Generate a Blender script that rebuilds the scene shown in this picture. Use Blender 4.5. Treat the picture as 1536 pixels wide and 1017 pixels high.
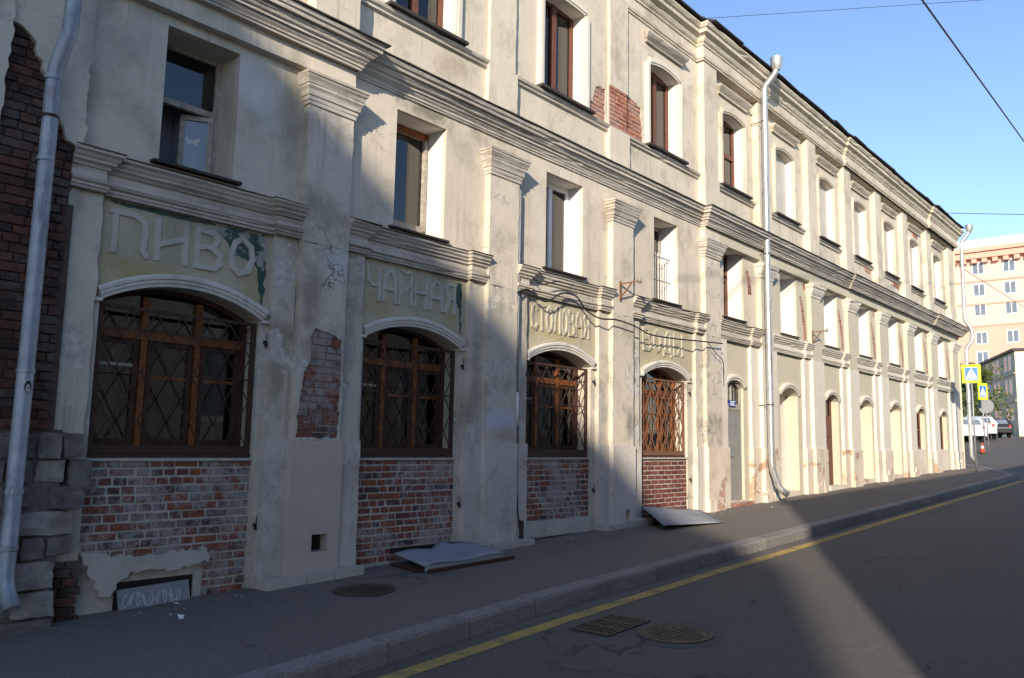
import bpy, bmesh, math, random
from mathutils import Vector, Matrix, noise as mnoise
from mathutils.geometry import tessellate_polygon
rnd = random.Random(7)
for o in list(bpy.data.objects): bpy.data.objects.remove(o)
scene = bpy.context.scene
C = scene.collection
PI = math.pi

# ------------------------------------------------------------------ camera
EYE = Vector((0, -7.4, 1.65))
yaw, pitch, roll = math.radians(41.053), math.radians(7.314), math.radians(1.041)
fwd = Vector((math.cos(yaw)*math.cos(pitch), math.sin(yaw)*math.cos(pitch), math.sin(pitch)))
right = Vector((math.sin(yaw), -math.cos(yaw), 0)); up = right.cross(fwd)
r2 = right*math.cos(roll) + up*math.sin(roll); u2 = up*math.cos(roll) - right*math.sin(roll)
cd = bpy.data.cameras.new('camera'); cam = bpy.data.objects.new('camera', cd); C.objects.link(cam)
cd.sensor_width = 36; cd.lens = 1226/1536*36; cd.clip_start = .05; cd.clip_end = 3000
cam.matrix_world = Matrix(((r2.x, u2.x, -fwd.x, EYE.x), (r2.y, u2.y, -fwd.y, EYE.y), (r2.z, u2.z, -fwd.z, EYE.z), (0, 0, 0, 1)))
scene.camera = cam

# ------------------------------------------------------------------ light
SAZ, SEL = math.radians(27), math.radians(17.5)     # the way the light travels, and the sun's height
world = bpy.data.worlds.new('World'); scene.world = world; world.use_nodes = True
nt = world.node_tree; bg = nt.nodes['Background']
sky = nt.nodes.new('ShaderNodeTexSky'); sky.sky_type = 'NISHITA'; sky.sun_disc = False
sky.sun_elevation = SEL; sky.sun_rotation = math.atan2(-math.cos(SAZ), -math.sin(SAZ))
sky.air_density = 1.0; sky.dust_density = .2; sky.ozone_density = 2.8; sky.altitude = 150
hs = nt.nodes.new('ShaderNodeHueSaturation'); hs.inputs['Hue'].default_value = .507; hs.inputs['Saturation'].default_value = 1.0; hs.inputs['Value'].default_value = .95
nt.links.new(sky.outputs[0], hs.inputs['Color']); nt.links.new(hs.outputs[0], bg.inputs[0]); bg.inputs[1].default_value = .15
sl = bpy.data.lights.new('sun', 'SUN'); sl.energy = 4.1; sl.angle = math.radians(.75); sl.color = (1, .87, .70)
so = bpy.data.objects.new('sun', sl); C.objects.link(so)
so.rotation_euler = Vector((math.cos(SEL)*math.cos(SAZ), math.cos(SEL)*math.sin(SAZ), -math.sin(SEL))).to_track_quat('-Z', 'Y').to_euler()
so.location = (-20, -20, 30)
vs = scene.view_settings; vs.view_transform = 'Standard'; vs.look = 'None'; vs.exposure = .86; vs.gamma = 1
scene.cycles.max_bounces = 7; scene.cycles.diffuse_bounces = 3; scene.cycles.glossy_bounces = 3

# ------------------------------------------------------------------ material helpers
class NT:
    def __init__(s, name):
        s.m = bpy.data.materials.new(name); s.m.use_nodes = True; s.t = s.m.node_tree
        s.b = s.t.nodes['Principled BSDF']; s.pos = s.t.nodes.new('ShaderNodeNewGeometry').outputs['Position']
    def n(s, ty, **k):
        x = s.t.nodes.new(ty)
        for a, v in k.items(): setattr(x, a, v)
        return x
    def l(s, a, b): s.t.links.new(a, b)
    def map(s, sc=(1, 1, 1), off=(0, 0, 0), src=None):
        x = s.n('ShaderNodeMapping'); s.l(src or s.pos, x.inputs[0]); x.inputs['Scale'].default_value = sc; x.inputs['Location'].default_value = off; return x.outputs[0]
    def noise(s, scale, detail=6, rough=.6, src=None, dist=0):
        x = s.n('ShaderNodeTexNoise'); s.l(src or s.pos, x.inputs['Vector']); x.inputs['Scale'].default_value = scale
        x.inputs['Detail'].default_value = detail; x.inputs['Roughness'].default_value = rough; x.inputs['Distortion'].default_value = dist; return x.outputs['Fac']
    def ramp(s, f, a, b, ca=(0, 0, 0), cb=(1, 1, 1)):
        x = s.n('ShaderNodeValToRGB'); s.l(f, x.inputs[0]); e = x.color_ramp.elements
        e[0].position = a; e[1].position = b; e[0].color = (*ca, 1); e[1].color = (*cb, 1); return x.outputs[0]
    def mix(s, f, a, b, mode='MIX'):
        x = s.n('ShaderNodeMixRGB', blend_type=mode)
        for i, v in ((0, f), (1, a), (2, b)):
            if hasattr(v, 'is_linked'): s.l(v, x.inputs[i])
            elif i == 0: x.inputs[0].default_value = v
            else: x.inputs[i].default_value = (*v, 1)
        return x.outputs[0]
    def math(s, op, a, b=0.):
        x = s.n('ShaderNodeMath', operation=op)
        for i, v in ((0, a), (1, b)):
            if hasattr(v, 'is_linked'): s.l(v, x.inputs[i])
            else: x.inputs[i].default_value = v
        return x.outputs[0]
    def fin(s, col, rough=.85, metal=0, bump=None, bs=.3, bd=.01, spec=.3):
        for nm, v in (('Base Color', col), ('Roughness', rough), ('Metallic', metal), ('Specular IOR Level', spec)):
            if hasattr(v, 'is_linked'): s.l(v, s.b.inputs[nm])
            else: s.b.inputs[nm].default_value = (*v, 1) if isinstance(v, tuple) else v
        if bump is not None:
            x = s.n('ShaderNodeBump'); x.inputs['Strength'].default_value = bs; x.inputs['Distance'].default_value = bd
            s.l(bump, x.inputs['Height']); s.l(x.outputs[0], s.b.inputs['Normal'])
        return s.m
def V3(c, k): return tuple(min(1, x*k) for x in c)

def plaster(name, c1, c2, stain=(.20, .18, .15), st=.5, crack=0., peel=None, pt=.62, fine=.5, soot=0., blobs=()):
    s = NT(name)
    col = s.mix(s.ramp(s.noise(.9, 4), .38, .64), c1, c2)
    col = s.mix(s.ramp(s.noise(5, 4, .7), .35, .75), col, V3(c2, .86))
    stk = s.ramp(s.noise(1, 5, .65, s.map((13, 13, .42))), .52, .70)          # rain streaks
    blot = s.ramp(s.noise(1.7, 6, .72, s.map((1, 1, .8), (3, 1, 5))), .50, .74)
    f = s.math('MULTIPLY', s.math('MAXIMUM', s.math('MULTIPLY', stk, s.ramp(s.noise(.75, 3, .6, s.map((1, 1, 1), (9, 4, 2))), .46, .66)), blot), st)
    col = s.mix(f, col, stain)
    for bx, bz, rx, rz, bc, bst in blobs:
        v = s.map((1/rx, 0, 1/rz), (-bx/rx, 0, -bz/rz)); ln = s.n('ShaderNodeVectorMath', operation='LENGTH'); s.l(v, ln.inputs[0])
        d = s.math('ADD', ln.outputs['Value'], s.math('MULTIPLY', s.math('SUBTRACT', s.noise(2.6, 6, .75), .5), 3.2))
        col = s.mix(s.math('MULTIPLY', s.ramp(d, .2, 1.1, (1, 1, 1), (0, 0, 0)), bst), col, bc)
    h = s.math('ADD', s.math('MULTIPLY', s.noise(9, 2, .6), .8), s.math('MULTIPLY', s.noise(70, 1, .6), .35*fine))
    if soot:
        f = s.math('MULTIPLY', s.ramp(s.noise(1, 4, .6, s.map((.5, 2.5, 30), (2, 7, 3))), .46, .64), soot)
        col = s.mix(f, col, V3(stain, .8)); h = s.math('SUBTRACT', h, f)
    if peel:
        pm = s.ramp(s.noise(1.35, 7, .66, s.map((1, 1, 1), (11, 2, 7)), .4), pt, pt+.015)
        pc = s.mix(s.ramp(s.noise(14, 6), .4, .6), peel, V3(peel, .72))
        col = s.mix(pm, col, pc); h = s.math('SUBTRACT', h, s.math('MULTIPLY', pm, .7))
    if crack:
        v = s.n('ShaderNodeTexVoronoi', feature='DISTANCE_TO_EDGE'); v.inputs['Scale'].default_value = 1.5
        w = s.n('ShaderNodeVectorMath', operation='ADD'); nn = s.n('ShaderNodeTexNoise'); nn.inputs['Scale'].default_value = 3.5; nn.inputs['Detail'].default_value = 6
        sc = s.n('ShaderNodeVectorMath', operation='SCALE'); sc.inputs['Scale'].default_value = .55
        s.l(s.pos, nn.inputs['Vector']); s.l(nn.outputs['Color'], sc.inputs[0]); s.l(s.pos, w.inputs[0]); s.l(sc.outputs[0], w.inputs[1]); s.l(w.outputs[0], v.inputs['Vector'])
        cm = s.math('MULTIPLY', s.math('LESS_THAN', v.outputs['Distance'], .006), s.ramp(s.noise(.9, 3, .5, s.map((1, 1, 1), (5, 5, 5))), .54, .60))
        col = s.mix(s.math('MULTIPLY', cm, crack), col, V3(stain, .55)); h = s.math('SUBTRACT', h, cm)
    return s.fin(col, .9, bump=h, bs=.5, bd=.012)

def brickmat(name, attr=False, white=.5, reds=((.30, .085, .05), (.17, .06, .045), (.40, .13, .06)), wc=(.38, .36, .34), wt=.5):
    s = NT(name)
    if attr: f = s.n('ShaderNodeAttribute', attribute_name='rnd').outputs['Fac']
    else: f = s.n('ShaderNodeObjectInfo').outputs['Random']
    r = s.n('ShaderNodeValToRGB'); s.l(f, r.inputs[0]); e = r.color_ramp.elements
    e[0].color = (*reds[1], 1); e[1].color = (*reds[2], 1); e[1].position = .95
    x = e.new(.45); x.color = (*reds[0], 1); x = e.new(.2); x.color = (*V3(reds[1], .62), 1)
    col = s.mix(s.ramp(s.noise(22, 7, .7), .4, .7), r.outputs[0], V3(reds[1], .7))
    big = s.noise(1.6, 5, .6, s.map((1, 1, 1), (2, 4, 9)))
    sm = s.math('ADD', big, s.math('MULTIPLY', s.math('SUBTRACT', s.noise(17, 8, .75), .5), .8))
    sm = s.math('ADD', sm, s.math('MULTIPLY', s.math('SUBTRACT', f, .5), -.10))
    col = s.mix(s.math('MULTIPLY', s.ramp(sm, wt-.05, wt+.09), white), col, wc)
    return s.fin(col, .92, bump=s.math('ADD', s.noise(30, 6, .7), s.noise(120, 3)), bs=.55, bd=.006)

def simple(name, c, rough=.7, metal=0, var=.25, scale=12, bump=.2, spec=.3, c2=None, bd=.004):
    s = NT(name)
    col = s.mix(s.ramp(s.noise(scale, 6, .65), .35, .7), c, c2 or V3(c, 1-var))
    return s.fin(col, rough, metal, s.noise(scale*4, 5), bump, bd, spec)

def asphalt(name, c, crackf=1., gutter=False):
    s = NT(name)
    col = s.mix(s.ramp(s.noise(.35, 6, .6), .35, .68), c, V3(c, .80))
    col = s.mix(s.math('MULTIPLY', s.ramp(s.noise(1, 6, .6, s.map((.25, 2.2, 1))), .52, .72), .5), col, V3(c, 1.22))
    col = s.mix(s.math('MULTIPLY', s.ramp(s.noise(1, 4, .55, s.map((.06, 1.3, 1), (4, 9, 0))), .42, .62), .45), col, V3(c, .72))
    col = s.mix(s.math('MULTIPLY', s.ramp(s.noise(.8, 7, .7, s.map((1, 1, 1), (8, 3, 0))), .58, .66), .45), col, V3(c, 1.35))
    col = s.mix(s.math('MULTIPLY', s.ramp(s.noise(2.4, 3, .5, s.map((1, 1, 1), (1, 7, 0))), .68, .74), .6), col, V3(c, .5))
    if gutter:
        sx = s.n('ShaderNodeSeparateXYZ'); s.l(s.pos, sx.inputs[0]); dy = s.math('ABSOLUTE', s.math('ADD', sx.outputs[1], 2.56))
        dy = s.math('ADD', dy, s.math('MULTIPLY', s.math('SUBTRACT', s.noise(7, 5, .7), .5), .25)); col = s.mix(s.math('MULTIPLY', s.ramp(dy, .04, .16, (1, 1, 1), (0, 0, 0)), .7), col, (.19, .175, .155))
    col = s.mix(s.ramp(s.noise(34, 4, .8), .34, .66, (.72, .72, .72), (1.25, 1.25, 1.25)), (0, 0, 0), col) if False else s.mix(.55, col, s.mix(s.ramp(s.noise(30, 4, .85), .40, .60), V3(c, .62), V3(c, 1.4)))
    g = s.noise(150, 2, .7)
    col = s.mix(s.ramp(g, .42, .72), col, V3(c, 1.5))
    sp = s.ramp(s.noise(38, 2, .5), .70, .73); col = s.mix(s.math('MULTIPLY', sp, .6), col, V3(c, .55))
    v = s.n('ShaderNodeTexVoronoi', feature='DISTANCE_TO_EDGE'); v.inputs['Scale'].default_value = .42
    w = s.n('ShaderNodeVectorMath', operation='ADD'); nn = s.n('ShaderNodeTexNoise'); nn.inputs['Scale'].default_value = 1.3; nn.inputs['Detail'].default_value = 8
    s.l(s.pos, nn.inputs['Vector']); s.l(s.pos, w.inputs[0]); s.l(nn.outputs['Color'], w.inputs[1]); s.l(w.outputs[0], v.inputs['Vector'])
    cm = s.math('MULTIPLY', s.math('LESS_THAN', v.outputs['Distance'], .006), s.ramp(s.noise(.5, 3), .5, .6))
    col = s.mix(s.math('MULTIPLY', cm, .7*crackf), col, V3(c, .4))
    return s.fin(col, .88, bump=s.math('SUBTRACT', g, cm), bs=.6, bd=.006, spec=.3)

def glassmat(name):
    s = NT(name); t = s.t; out = t.nodes['Material Output']
    tr = s.n('ShaderNodeBsdfTransparent'); tr.inputs[0].default_value = (.62, .66, .66, 1)
    gl = s.n('ShaderNodeBsdfGlossy'); gl.inputs['Roughness'].default_value = .03
    fr = s.n('ShaderNodeFresnel'); fr.inputs[0].default_value = 2.0
    bp = s.n('ShaderNodeBump'); bp.inputs['Strength'].default_value = .05; s.l(s.noise(2.2, 2), bp.inputs['Height']); s.l(bp.outputs[0], gl.inputs['Normal'])
    mx = s.n('ShaderNodeMixShader'); s.l(fr.outputs[0], mx.inputs[0]); s.l(tr.outputs[0], mx.inputs[1]); s.l(gl.outputs[0], mx.inputs[2]); s.l(mx.outputs[0], out.inputs[0])
    return s.m

M = {}
M['old'] = plaster('plaster_old', (0.538, 0.485, 0.398), (0.644, 0.574, 0.468), (.25, .22, .17), .75, .35, (.56, .52, .42), .70, blobs=((6.75, 5.80, .55, .16, (.17, .15, .11), .8), (7.4, 5.5, .35, .3, (.30, .28, .21), .4), (9.6, 4.95, .75, .95, (.62, .58, .54), .55), (7.2, 6.6, .5, .2, (.33, .25, .17), .5), (4.4, 5.3, .35, .5, (.62, .64, .66), .5), (3.2, 5.4, .3, .5, (.36, .36, .33), .5), (4.75, 5.3, .15, .5, (.30, .28, .20), .6)))
M['pil'] = plaster('plaster_pilaster', (0.559, 0.505, 0.411), (0.644, 0.579, 0.478), (.21, .19, .155), .85, .7, (.58, .55, .48), .60, blobs=((5.2, 4.15, .35, .25, (.27, .24, .19), .65), (8.1, 4.4, .3, .3, (.36, .32, .24), .6), (11.1, 4.5, .2, .6, (.38, .34, .26), .5)))
M['lower'] = plaster('plaster_ground_floor', (0.495, 0.455, 0.374), (0.624, 0.564, 0.465), (.17, .155, .13), .95, .9, (.60, .57, .52), .575, blobs=((5.05, 3.1, .18, .6, (.25, .21, .16), .7), (4.75, 2.3, .14, .6, (.27, .25, .17), .75), (5.4, 3.6, .2, .3, (.56, .57, .57), .6), (8.1, 1.95, .45, .25, (.50, .55, .64), .6), (8.2, 1.75, .3, .14, (.38, .32, .25), .8), (11.25, 2.05, .25, .4, (.17, .165, .16), .8), (10.6, 2.1, .2, .5, (.27, .27, .26), .7), (7.7, 2.4, .12, .8, (.30, .28, .22), .7), (5.6, 2.3, .12, .8, (.36, .36, .34), .6)))
M['frieze'] = plaster('plaster_moulding', (0.493, 0.452, 0.384), (0.616, 0.565, 0.486), (.20, .165, .14), .70, .3, None, .6, .6, .55)
M['white'] = plaster('plaster_limewash', (0.690, 0.643, 0.590), (0.752, 0.703, 0.646), (.34, .32, .29), .38, .4)
M['reveal'] = plaster('plaster_white_reveal', (0.693, 0.645, 0.596), (0.745, 0.695, 0.646), (.45, .42, .37), .22)
M['sign'] = plaster('plaster_sign_panel', (0.416, 0.377, 0.278), (0.498, 0.448, 0.318), (.21, .19, .14), .7, .3, (.40, .33, .13), .66, 1, blobs=((3.25, 3.12, .42, .16, (.37, .31, .10), .75), (4.45, 3.15, .16, .3, (.36, .31, .12), .6), (6.1, 3.2, .3, .16, (.38, .33, .13), .7), (7.3, 3.25, .2, .3, (.38, .33, .13), .6), (9.5, 3.3, .9, .2, (.38, .33, .15), .55), (12.6, 3.3, .9, .3, (.37, .33, .17), .5)))
M['letter'] = plaster('plaster_letter', (0.477, 0.461, 0.403), (0.537, 0.517, 0.448), (.2, .19, .16), .6)
M['letter_b'] = plaster('plaster_letter_in_sun', (.40, .375, .30), (.46, .43, .335), (.21, .19, .14), .7)  # toned down to the panel colour for letters standing in sun
M['green'] = plaster('paint_green_remnant', (.035, .075, .06), (.05, .10, .08), (.26, .27, .23), .3, 0, (.36, .37, .33), .60)
M['plinth_grey'] = plaster('plinth_whitewash', (0.501, 0.470, 0.424), (0.618, 0.579, 0.524), (.25, .225, .19), .8, .5, (.52, .45, .37), .60)
M['plinth_pink'] = plaster('plinth_fresh_render', (0.498, 0.425, 0.365), (0.551, 0.473, 0.410), (.36, .31, .28), .3)
M['fresh'] = plaster('plaster_repainted', (0.508, 0.470, 0.362), (0.562, 0.515, 0.401), (.42, .40, .33), .30)
M['freshw'] = plaster('plaster_repainted_white', (0.630, 0.585, 0.502), (0.677, 0.625, 0.541), (.48, .44, .36), .28, blobs=((14.2, 1.9, .7, .42, (.58, .47, .42), .85), (14.25, 2.38, .34, .045, (.22, .22, .23), .75)))
M['lime'] = plaster('limestone_plinth', (.62, .53, .42), (.68, .61, .51), (.36, .28, .20), .8, .5, (.50, .34, .24), .58)
M['limestep'] = plaster('limestone_step', (.44, .41, .36), (.52, .49, .43), (.22, .2, .17), .6)
M['mortar'] = simple('lime_mortar', (.50, .465, .41), .95, 0, .4, 9, .6, c2=(.36, .335, .30), bd=.008)
M['mortar_d'] = simple('dark_mortar', (.12, .085, .07), .95, 0, .5, 9, .6, bd=.01)
OB = ((.235, .075, .05), (.105, .06, .062), (.33, .10, .045))
M['brick'] = brickmat('brick_limewashed', False, .72, OB, (.36, .34, .325), wt=.52)
M['brick_s'] = brickmat('brick_limewashed_joined', True, .72, OB, (.36, .34, .325), wt=.52)
M['bricknew'] = brickmat('brick_new', False, .25, ((.20, .062, .05), (.165, .055, .046), (.23, .075, .058)), wt=.64)
M['bricknew_s'] = brickmat('brick_new_joined', True, .25, ((.20, .062, .05), (.165, .055, .046), (.23, .075, .058)), wt=.64)
M['brickdark'] = brickmat('brick_sooty', False, .5, ((.105, .046, .037), (.06, .036, .032), (.15, .058, .038)), (.15, .135, .125), .52)
M['brickdark_s'] = brickmat('brick_sooty_joined', True, .5, ((.105, .046, .037), (.06, .036, .032), (.15, .058, .038)), (.15, .135, .125), .52)
M['brickred'] = brickmat('brick_red_patch', True, .35, ((.42, .18, .115), (.33, .13, .09), (.47, .22, .15)), (.52, .42, .36), .50)
M['stone'] = simple('sooty_limestone', (.20, .19, .175), .95, 0, .5, 5, .8, c2=(.085, .08, .085), bd=.02)
M['stone_l'] = simple('broken_limestone', (.34, .32, .29), .95, 0, .4, 6, .8, c2=(.17, .155, .145), bd=.02)
M['wood'] = simple('orange_varnished_wood', (.27, .088, .022), .5, 0, .5, 14, .15, .4, c2=(.11, .036, .014))
M['wood_d'] = simple('dark_brown_wood', (.075, .035, .022), .6, 0, .4, 14, .15)
M['wood_red'] = simple('red_brown_wood', (.155, .062, .042), .55, 0, .35, 10, .15)
M['wood_w'] = simple('weathered_white_paint', (.42, .39, .34), .8, 0, .45, 18, .4, c2=(.24, .2, .16))
M['upvc'] = simple('white_plastic', (.78, .77, .74), .4, 0, .06, 8, .05)
M['iron'] = simple('rusty_iron', (.085, .045, .03), .75, .2, .5, 20, .5, c2=(.05, .03, .024))
M['ironl'] = simple('rusty_iron_red', (.22, .11, .065), .75, .1, .4, 20, .5)
M['black'] = simple('black_iron', (.02, .02, .022), .6)
def zincmat(name, c1, c2, metal, rough, rust):
    s = NT(name); col = s.mix(s.ramp(s.noise(3.5, 6, .7), .38, .62), c1, c2)
    col = s.mix(s.math('MULTIPLY', s.ramp(s.noise(1, 5, .7, s.map((9, 9, 1.6))), .56, .66), .7), col, V3(c1, .55))
    col = s.mix(s.math('MULTIPLY', s.ramp(s.noise(1, 6, .7, s.map((5, 5, 2.0), (3, 3, 8))), .63, .70), rust), col, (.23, .115, .05))
    return s.fin(col, s.ramp(s.noise(6, 4), .3, .7, (rough-.1,)*3, (rough+.15,)*3), metal, s.noise(5, 3, .5), .35, .02, .5)
M['zinc'] = zincmat('galvanised_steel', (.25, .28, .32), (.37, .40, .44), .35, .5, .7)
M['zinc_l'] = zincmat('bright_galvanised_steel', (.46, .47, .47), (.58, .59, .59), .7, .36, .5)
M['sheet'] = plaster('dusty_sheet_steel', (.24, .255, .285), (.33, .345, .37), (.13, .115, .10), .7)
M['roof'] = simple('dark_roof_iron', (.045, .04, .038), .6, .2, .4, 6, .3)
M['flash'] = simple('grimy_flashing', (.06, .05, .045), .75, .1, .4, 8, .4)
M['glass'] = glassmat('window_glass')
M['curtain'] = simple('grey_curtain', (.30, .30, .33), .95, 0, .3, 3, .1)
M['cream'] = simple('cream_blind', (.48, .45, .36), .9, 0, .2, 3, .1)
M['board'] = simple('grey_window_board', (.50, .48, .44), .85, 0, .15, 3, .15)
M['dark'] = simple('painted_darkness', (.02, .018, .016), .95)  # near-black, paints the darkness of hollows onto flat sheets
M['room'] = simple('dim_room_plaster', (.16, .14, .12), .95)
M['door'] = simple('grey_painted_steel', (.27, .265, .25), .55, 0, .25, 5, .15, .4, c2=(.21, .205, .185))
M['cable'] = simple('black_cable', (.02, .02, .02), .5)
M['conduit'] = simple('grey_conduit', (.28, .29, .30), .6)
M['castiron'] = simple('cast_iron', (.10, .078, .062), .62, .35, .4, 30, .5)
M['road'] = asphalt('road_asphalt', (0.102, 0.091, 0.079), 1., True)
M['walk'] = asphalt('pavement_asphalt', (0.139, 0.122, 0.104), .8)
def kerbmat():
    s = NT('granite_kerb'); rv = s.n('ShaderNodeObjectInfo').outputs['Random']
    col = s.mix(rv, (.21, .195, .18), (.29, .27, .245)); col = s.mix(s.ramp(s.noise(45, 3, .7), .4, .65), col, (.17, .16, .15)); col = s.mix(s.math('MULTIPLY', s.ramp(s.noise(2.5, 6, .7), .5, .7), .6), col, (.10, .095, .09))
    return s.fin(col, .85, bump=s.noise(25, 5, .7), bs=.6, bd=.012)
M['kerb'] = kerbmat()
def yellowmat():
    s = NT('yellow_road_paint'); col = s.mix(s.ramp(s.noise(6, 5, .7), .35, .7), (.46, .32, .08), (.33, .24, .085))
    w = s.ramp(s.math('ADD', s.noise(55, 4, .75), s.math('MULTIPLY', s.noise(3, 3), .5)), .80, .86); col = s.mix(w, col, (.10, .095, .09)); return s.fin(col, .85, bump=s.noise(90, 2), bs=.4, bd=.004)
M['yellow'] = yellowmat()
M['paper'] = simple('white_paper', (.7, .7, .68), .9)
M['chalk'] = simple('white_spray_paint', (.55, .57, .6), .9, 0, .3, 30)
M['blue'] = simple('blue_enamel', (.03, .06, .30), .4)
M['peach'] = plaster('tower_peach_render', (0.672, 0.432, 0.389), (0.704, 0.455, 0.410), (.5, .4, .36), .15)
M['orange'] = plaster('tower_orange_render', (0.639, 0.353, 0.276), (0.659, 0.380, 0.297), (.5, .33, .26), .15)
M['trimw'] = simple('white_parapet', (.82, .80, .76), .7, 0, .06)
M['farglass'] = simple('far_window_glass', (.16, .19, .24), .15, 0, .3, 1, .0, .6)
M['farframe'] = simple('far_window_frame', (.72, .71, .70), .6, 0, .05)
M['greyb'] = plaster('grey_green_render', (0.484, 0.441, 0.333), (0.539, 0.488, 0.367), (.3, .28, .22), .35)
M['yellowb'] = plaster('pale_yellow_render', (.72, .66, .47), (.75, .69, .50), (.55, .5, .36), .2)
M['signy'] = simple('fluorescent_yellow', (.72, .80, .02), .5, 0, .05)
M['signb'] = simple('sign_blue', (.03, .17, .55), .4, 0, .05)
M['signw'] = simple('sign_white', (.85, .85, .85), .4, 0, .03)
M['signk'] = simple('sign_black', (.02, .02, .02), .5)
M['steel'] = simple('pole_steel', (.30, .31, .32), .5, .4, .2)
M['carw'] = simple('car_white_paint', (.75, .75, .75), .25, 0, .03, 3, 0, .6)
M['caro'] = simple('car_orange_stripe', (.80, .16, .03), .3, 0, .05, 3, 0, .6)
M['cark'] = simple('car_dark_paint', (.03, .03, .035), .25, 0, .1, 3, 0, .6)
M['tyre'] = simple('tyre_rubber', (.02, .02, .02), .9)
M['lampr'] = simple('tail_lamp_red', (.5, .02, .02), .3)
M['cone'] = simple('cone_orange', (.80, .10, .03), .5)
M['bark'] = simple('bark', (.09, .065, .045), .95, 0, .4, 14, .7)
def leafmat():
    s = NT('leaves'); col = s.mix(s.ramp(s.noise(3, 3), .4, .65), (.045, .075, .02), (.11, .14, .035)); return s.fin(col, .7)
M['leaf'] = leafmat()

# ------------------------------------------------------------------ geometry helpers
class MB:
    def __init__(s): s.v = []; s.f = []
    def add(s, vs, fs):
        k = len(s.v); s.v += [tuple(p) for p in vs]; s.f += [tuple(i+k for i in f) for f in fs]; return s
    def box(s, x0, x1, y0, y1, z0, z1):
        return s.add([(x0, y0, z0), (x1, y0, z0), (x1, y1, z0), (x0, y1, z0), (x0, y0, z1), (x1, y0, z1), (x1, y1, z1), (x0, y1, z1)],
                     [(0, 3, 2, 1), (4, 5, 6, 7), (0, 1, 5, 4), (1, 2, 6, 5), (2, 3, 7, 6), (3, 0, 4, 7)])
    def bar(s, a, b, w, d=None):                       # square bar between two points
        a, b = Vector(a), Vector(b); t = (b-a).normalized(); d = d or w
        n = t.cross(Vector((0, 1, 0)));  n = n.normalized() if n.length > 1e-4 else Vector((1, 0, 0)); m = t.cross(n).normalized()
        vs = [p + n*(w/2*i) + m*(d/2*j) for p in (a, b) for i, j in ((-1, -1), (1, -1), (1, 1), (-1, 1))]
        return s.add(vs, [(3, 2, 1, 0), (4, 5, 6, 7), (0, 1, 5, 4), (1, 2, 6, 5), (2, 3, 7, 6), (3, 0, 4, 7)])
    def tube(s, pts, r, seg=12, cap=True):
        pts = [Vector(p) for p in pts]; rs = r if isinstance(r, (list, tuple)) else [r]*len(pts); k = len(s.v); ref = None
        for i, p in enumerate(pts):
            t = (pts[min(i+1, len(pts)-1)] - pts[max(i-1, 0)]).normalized()
            if ref is None: ref = t.cross(Vector((.3, .9, .2))).normalized()
            ref = (ref - t*ref.dot(t)).normalized(); q = t.cross(ref)
            s.v += [tuple(p + (ref*math.cos(2*PI*j/seg) + q*math.sin(2*PI*j/seg))*rs[i]) for j in range(seg)]
        for i in range(len(pts)-1):
            for j in range(seg): s.f.append((k+i*seg+j, k+i*seg+(j+1) % seg, k+(i+1)*seg+(j+1) % seg, k+(i+1)*seg+j))
        if cap: s.f.append(tuple(k+j for j in range(seg))[::-1]); s.f.append(tuple(k+(len(pts)-1)*seg+j for j in range(seg)))
        return s
    def sweep(s, path, prof, jit=.0035, chip=.025):      # mitred moulding along a plan path; prof = (out, z)
        fine = []
        for a, b in zip(path, path[1:]):
            L = math.dist(a, b); q = max(1, int(L/.22)) if L > .5 else 1
            fine += [(a[0]+(b[0]-a[0])*i/q, a[1]+(b[1]-a[1])*i/q) for i in range(q)]
        path = fine+[path[-1]]; rj = random.Random(int(path[0][0]*91)+len(path)); omax = max(o for o, z in prof)
        n = len(path); k = len(s.v); prof = list(prof); m = len(prof)
        for i, (x, y) in enumerate(path):
            ns = []
            for a, b in ((i-1, i), (i, i+1)):
                if 0 <= a and b < n:
                    dx, dy = path[b][0]-path[a][0], path[b][1]-path[a][1]; L = math.hypot(dx, dy); ns.append((dy/L, -dx/L))
            if len(ns) == 1: mx, my = ns[0]
            else:
                mx, my = ns[0][0]+ns[1][0], ns[0][1]+ns[1][1]; q = mx*ns[0][0]+my*ns[0][1]; mx /= q; my /= q
            for o, z in prof:
                k_ = o > .015; dd = rj.uniform(-jit, jit)*k_ - (rj.random() < chip and o > omax*.35)*rj.uniform(.008, .03); o2 = max(o+dd, min(o, .006))
                s.v.append((x+mx*o2, y+my*o2, z+rj.uniform(-jit, jit)*.7*k_))
        for i in range(n-1):
            for j in range(m-1): s.f.append((k+i*m+j, k+(i+1)*m+j, k+(i+1)*m+j+1, k+i*m+j+1))
        s.f.append(tuple(k+j for j in range(m))); s.f.append(tuple(k+(n-1)*m+j for j in range(m))[::-1])
        return s
    def slab(s, out, holes=(), y=0, yb=.1, back=False):    # XZ outline with holes; front at y, rim to yb; holes = (poly, depth)
        polys = [[Vector((a, b, 0)) for a, b in out]] + [[Vector((a, b, 0)) for a, b in h] for h, d in holes]
        tri = tessellate_polygon(polys); flat = [p for pl in polys for p in pl]; k = len(s.v)
        s.v += [(p.x, y, p.y) for p in flat]
        for t in tri:
            a, b, c = (flat[i] for i in t)
            if (b-a).cross(c-a).z < 0: t = t[::-1]
            s.f.append(tuple(k+i for i in t))
        o = 0
        for n, pl in enumerate(polys):
            yy = yb if n == 0 else y+holes[n-1][1]; L = len(pl); area = sum(pl[i].x*pl[(i+1) % L].y-pl[(i+1) % L].x*pl[i].y for i in range(L))
            kk = len(s.v); s.v += [(p.x, yy, p.y) for p in pl]
            for i in range(L):
                j = (i+1) % L; f = (k+o+i, kk+i, kk+j, k+o+j)
                if (area < 0) != (n > 0): f = f[::-1]
                s.f.append(f)
            o += L
        return s
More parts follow.
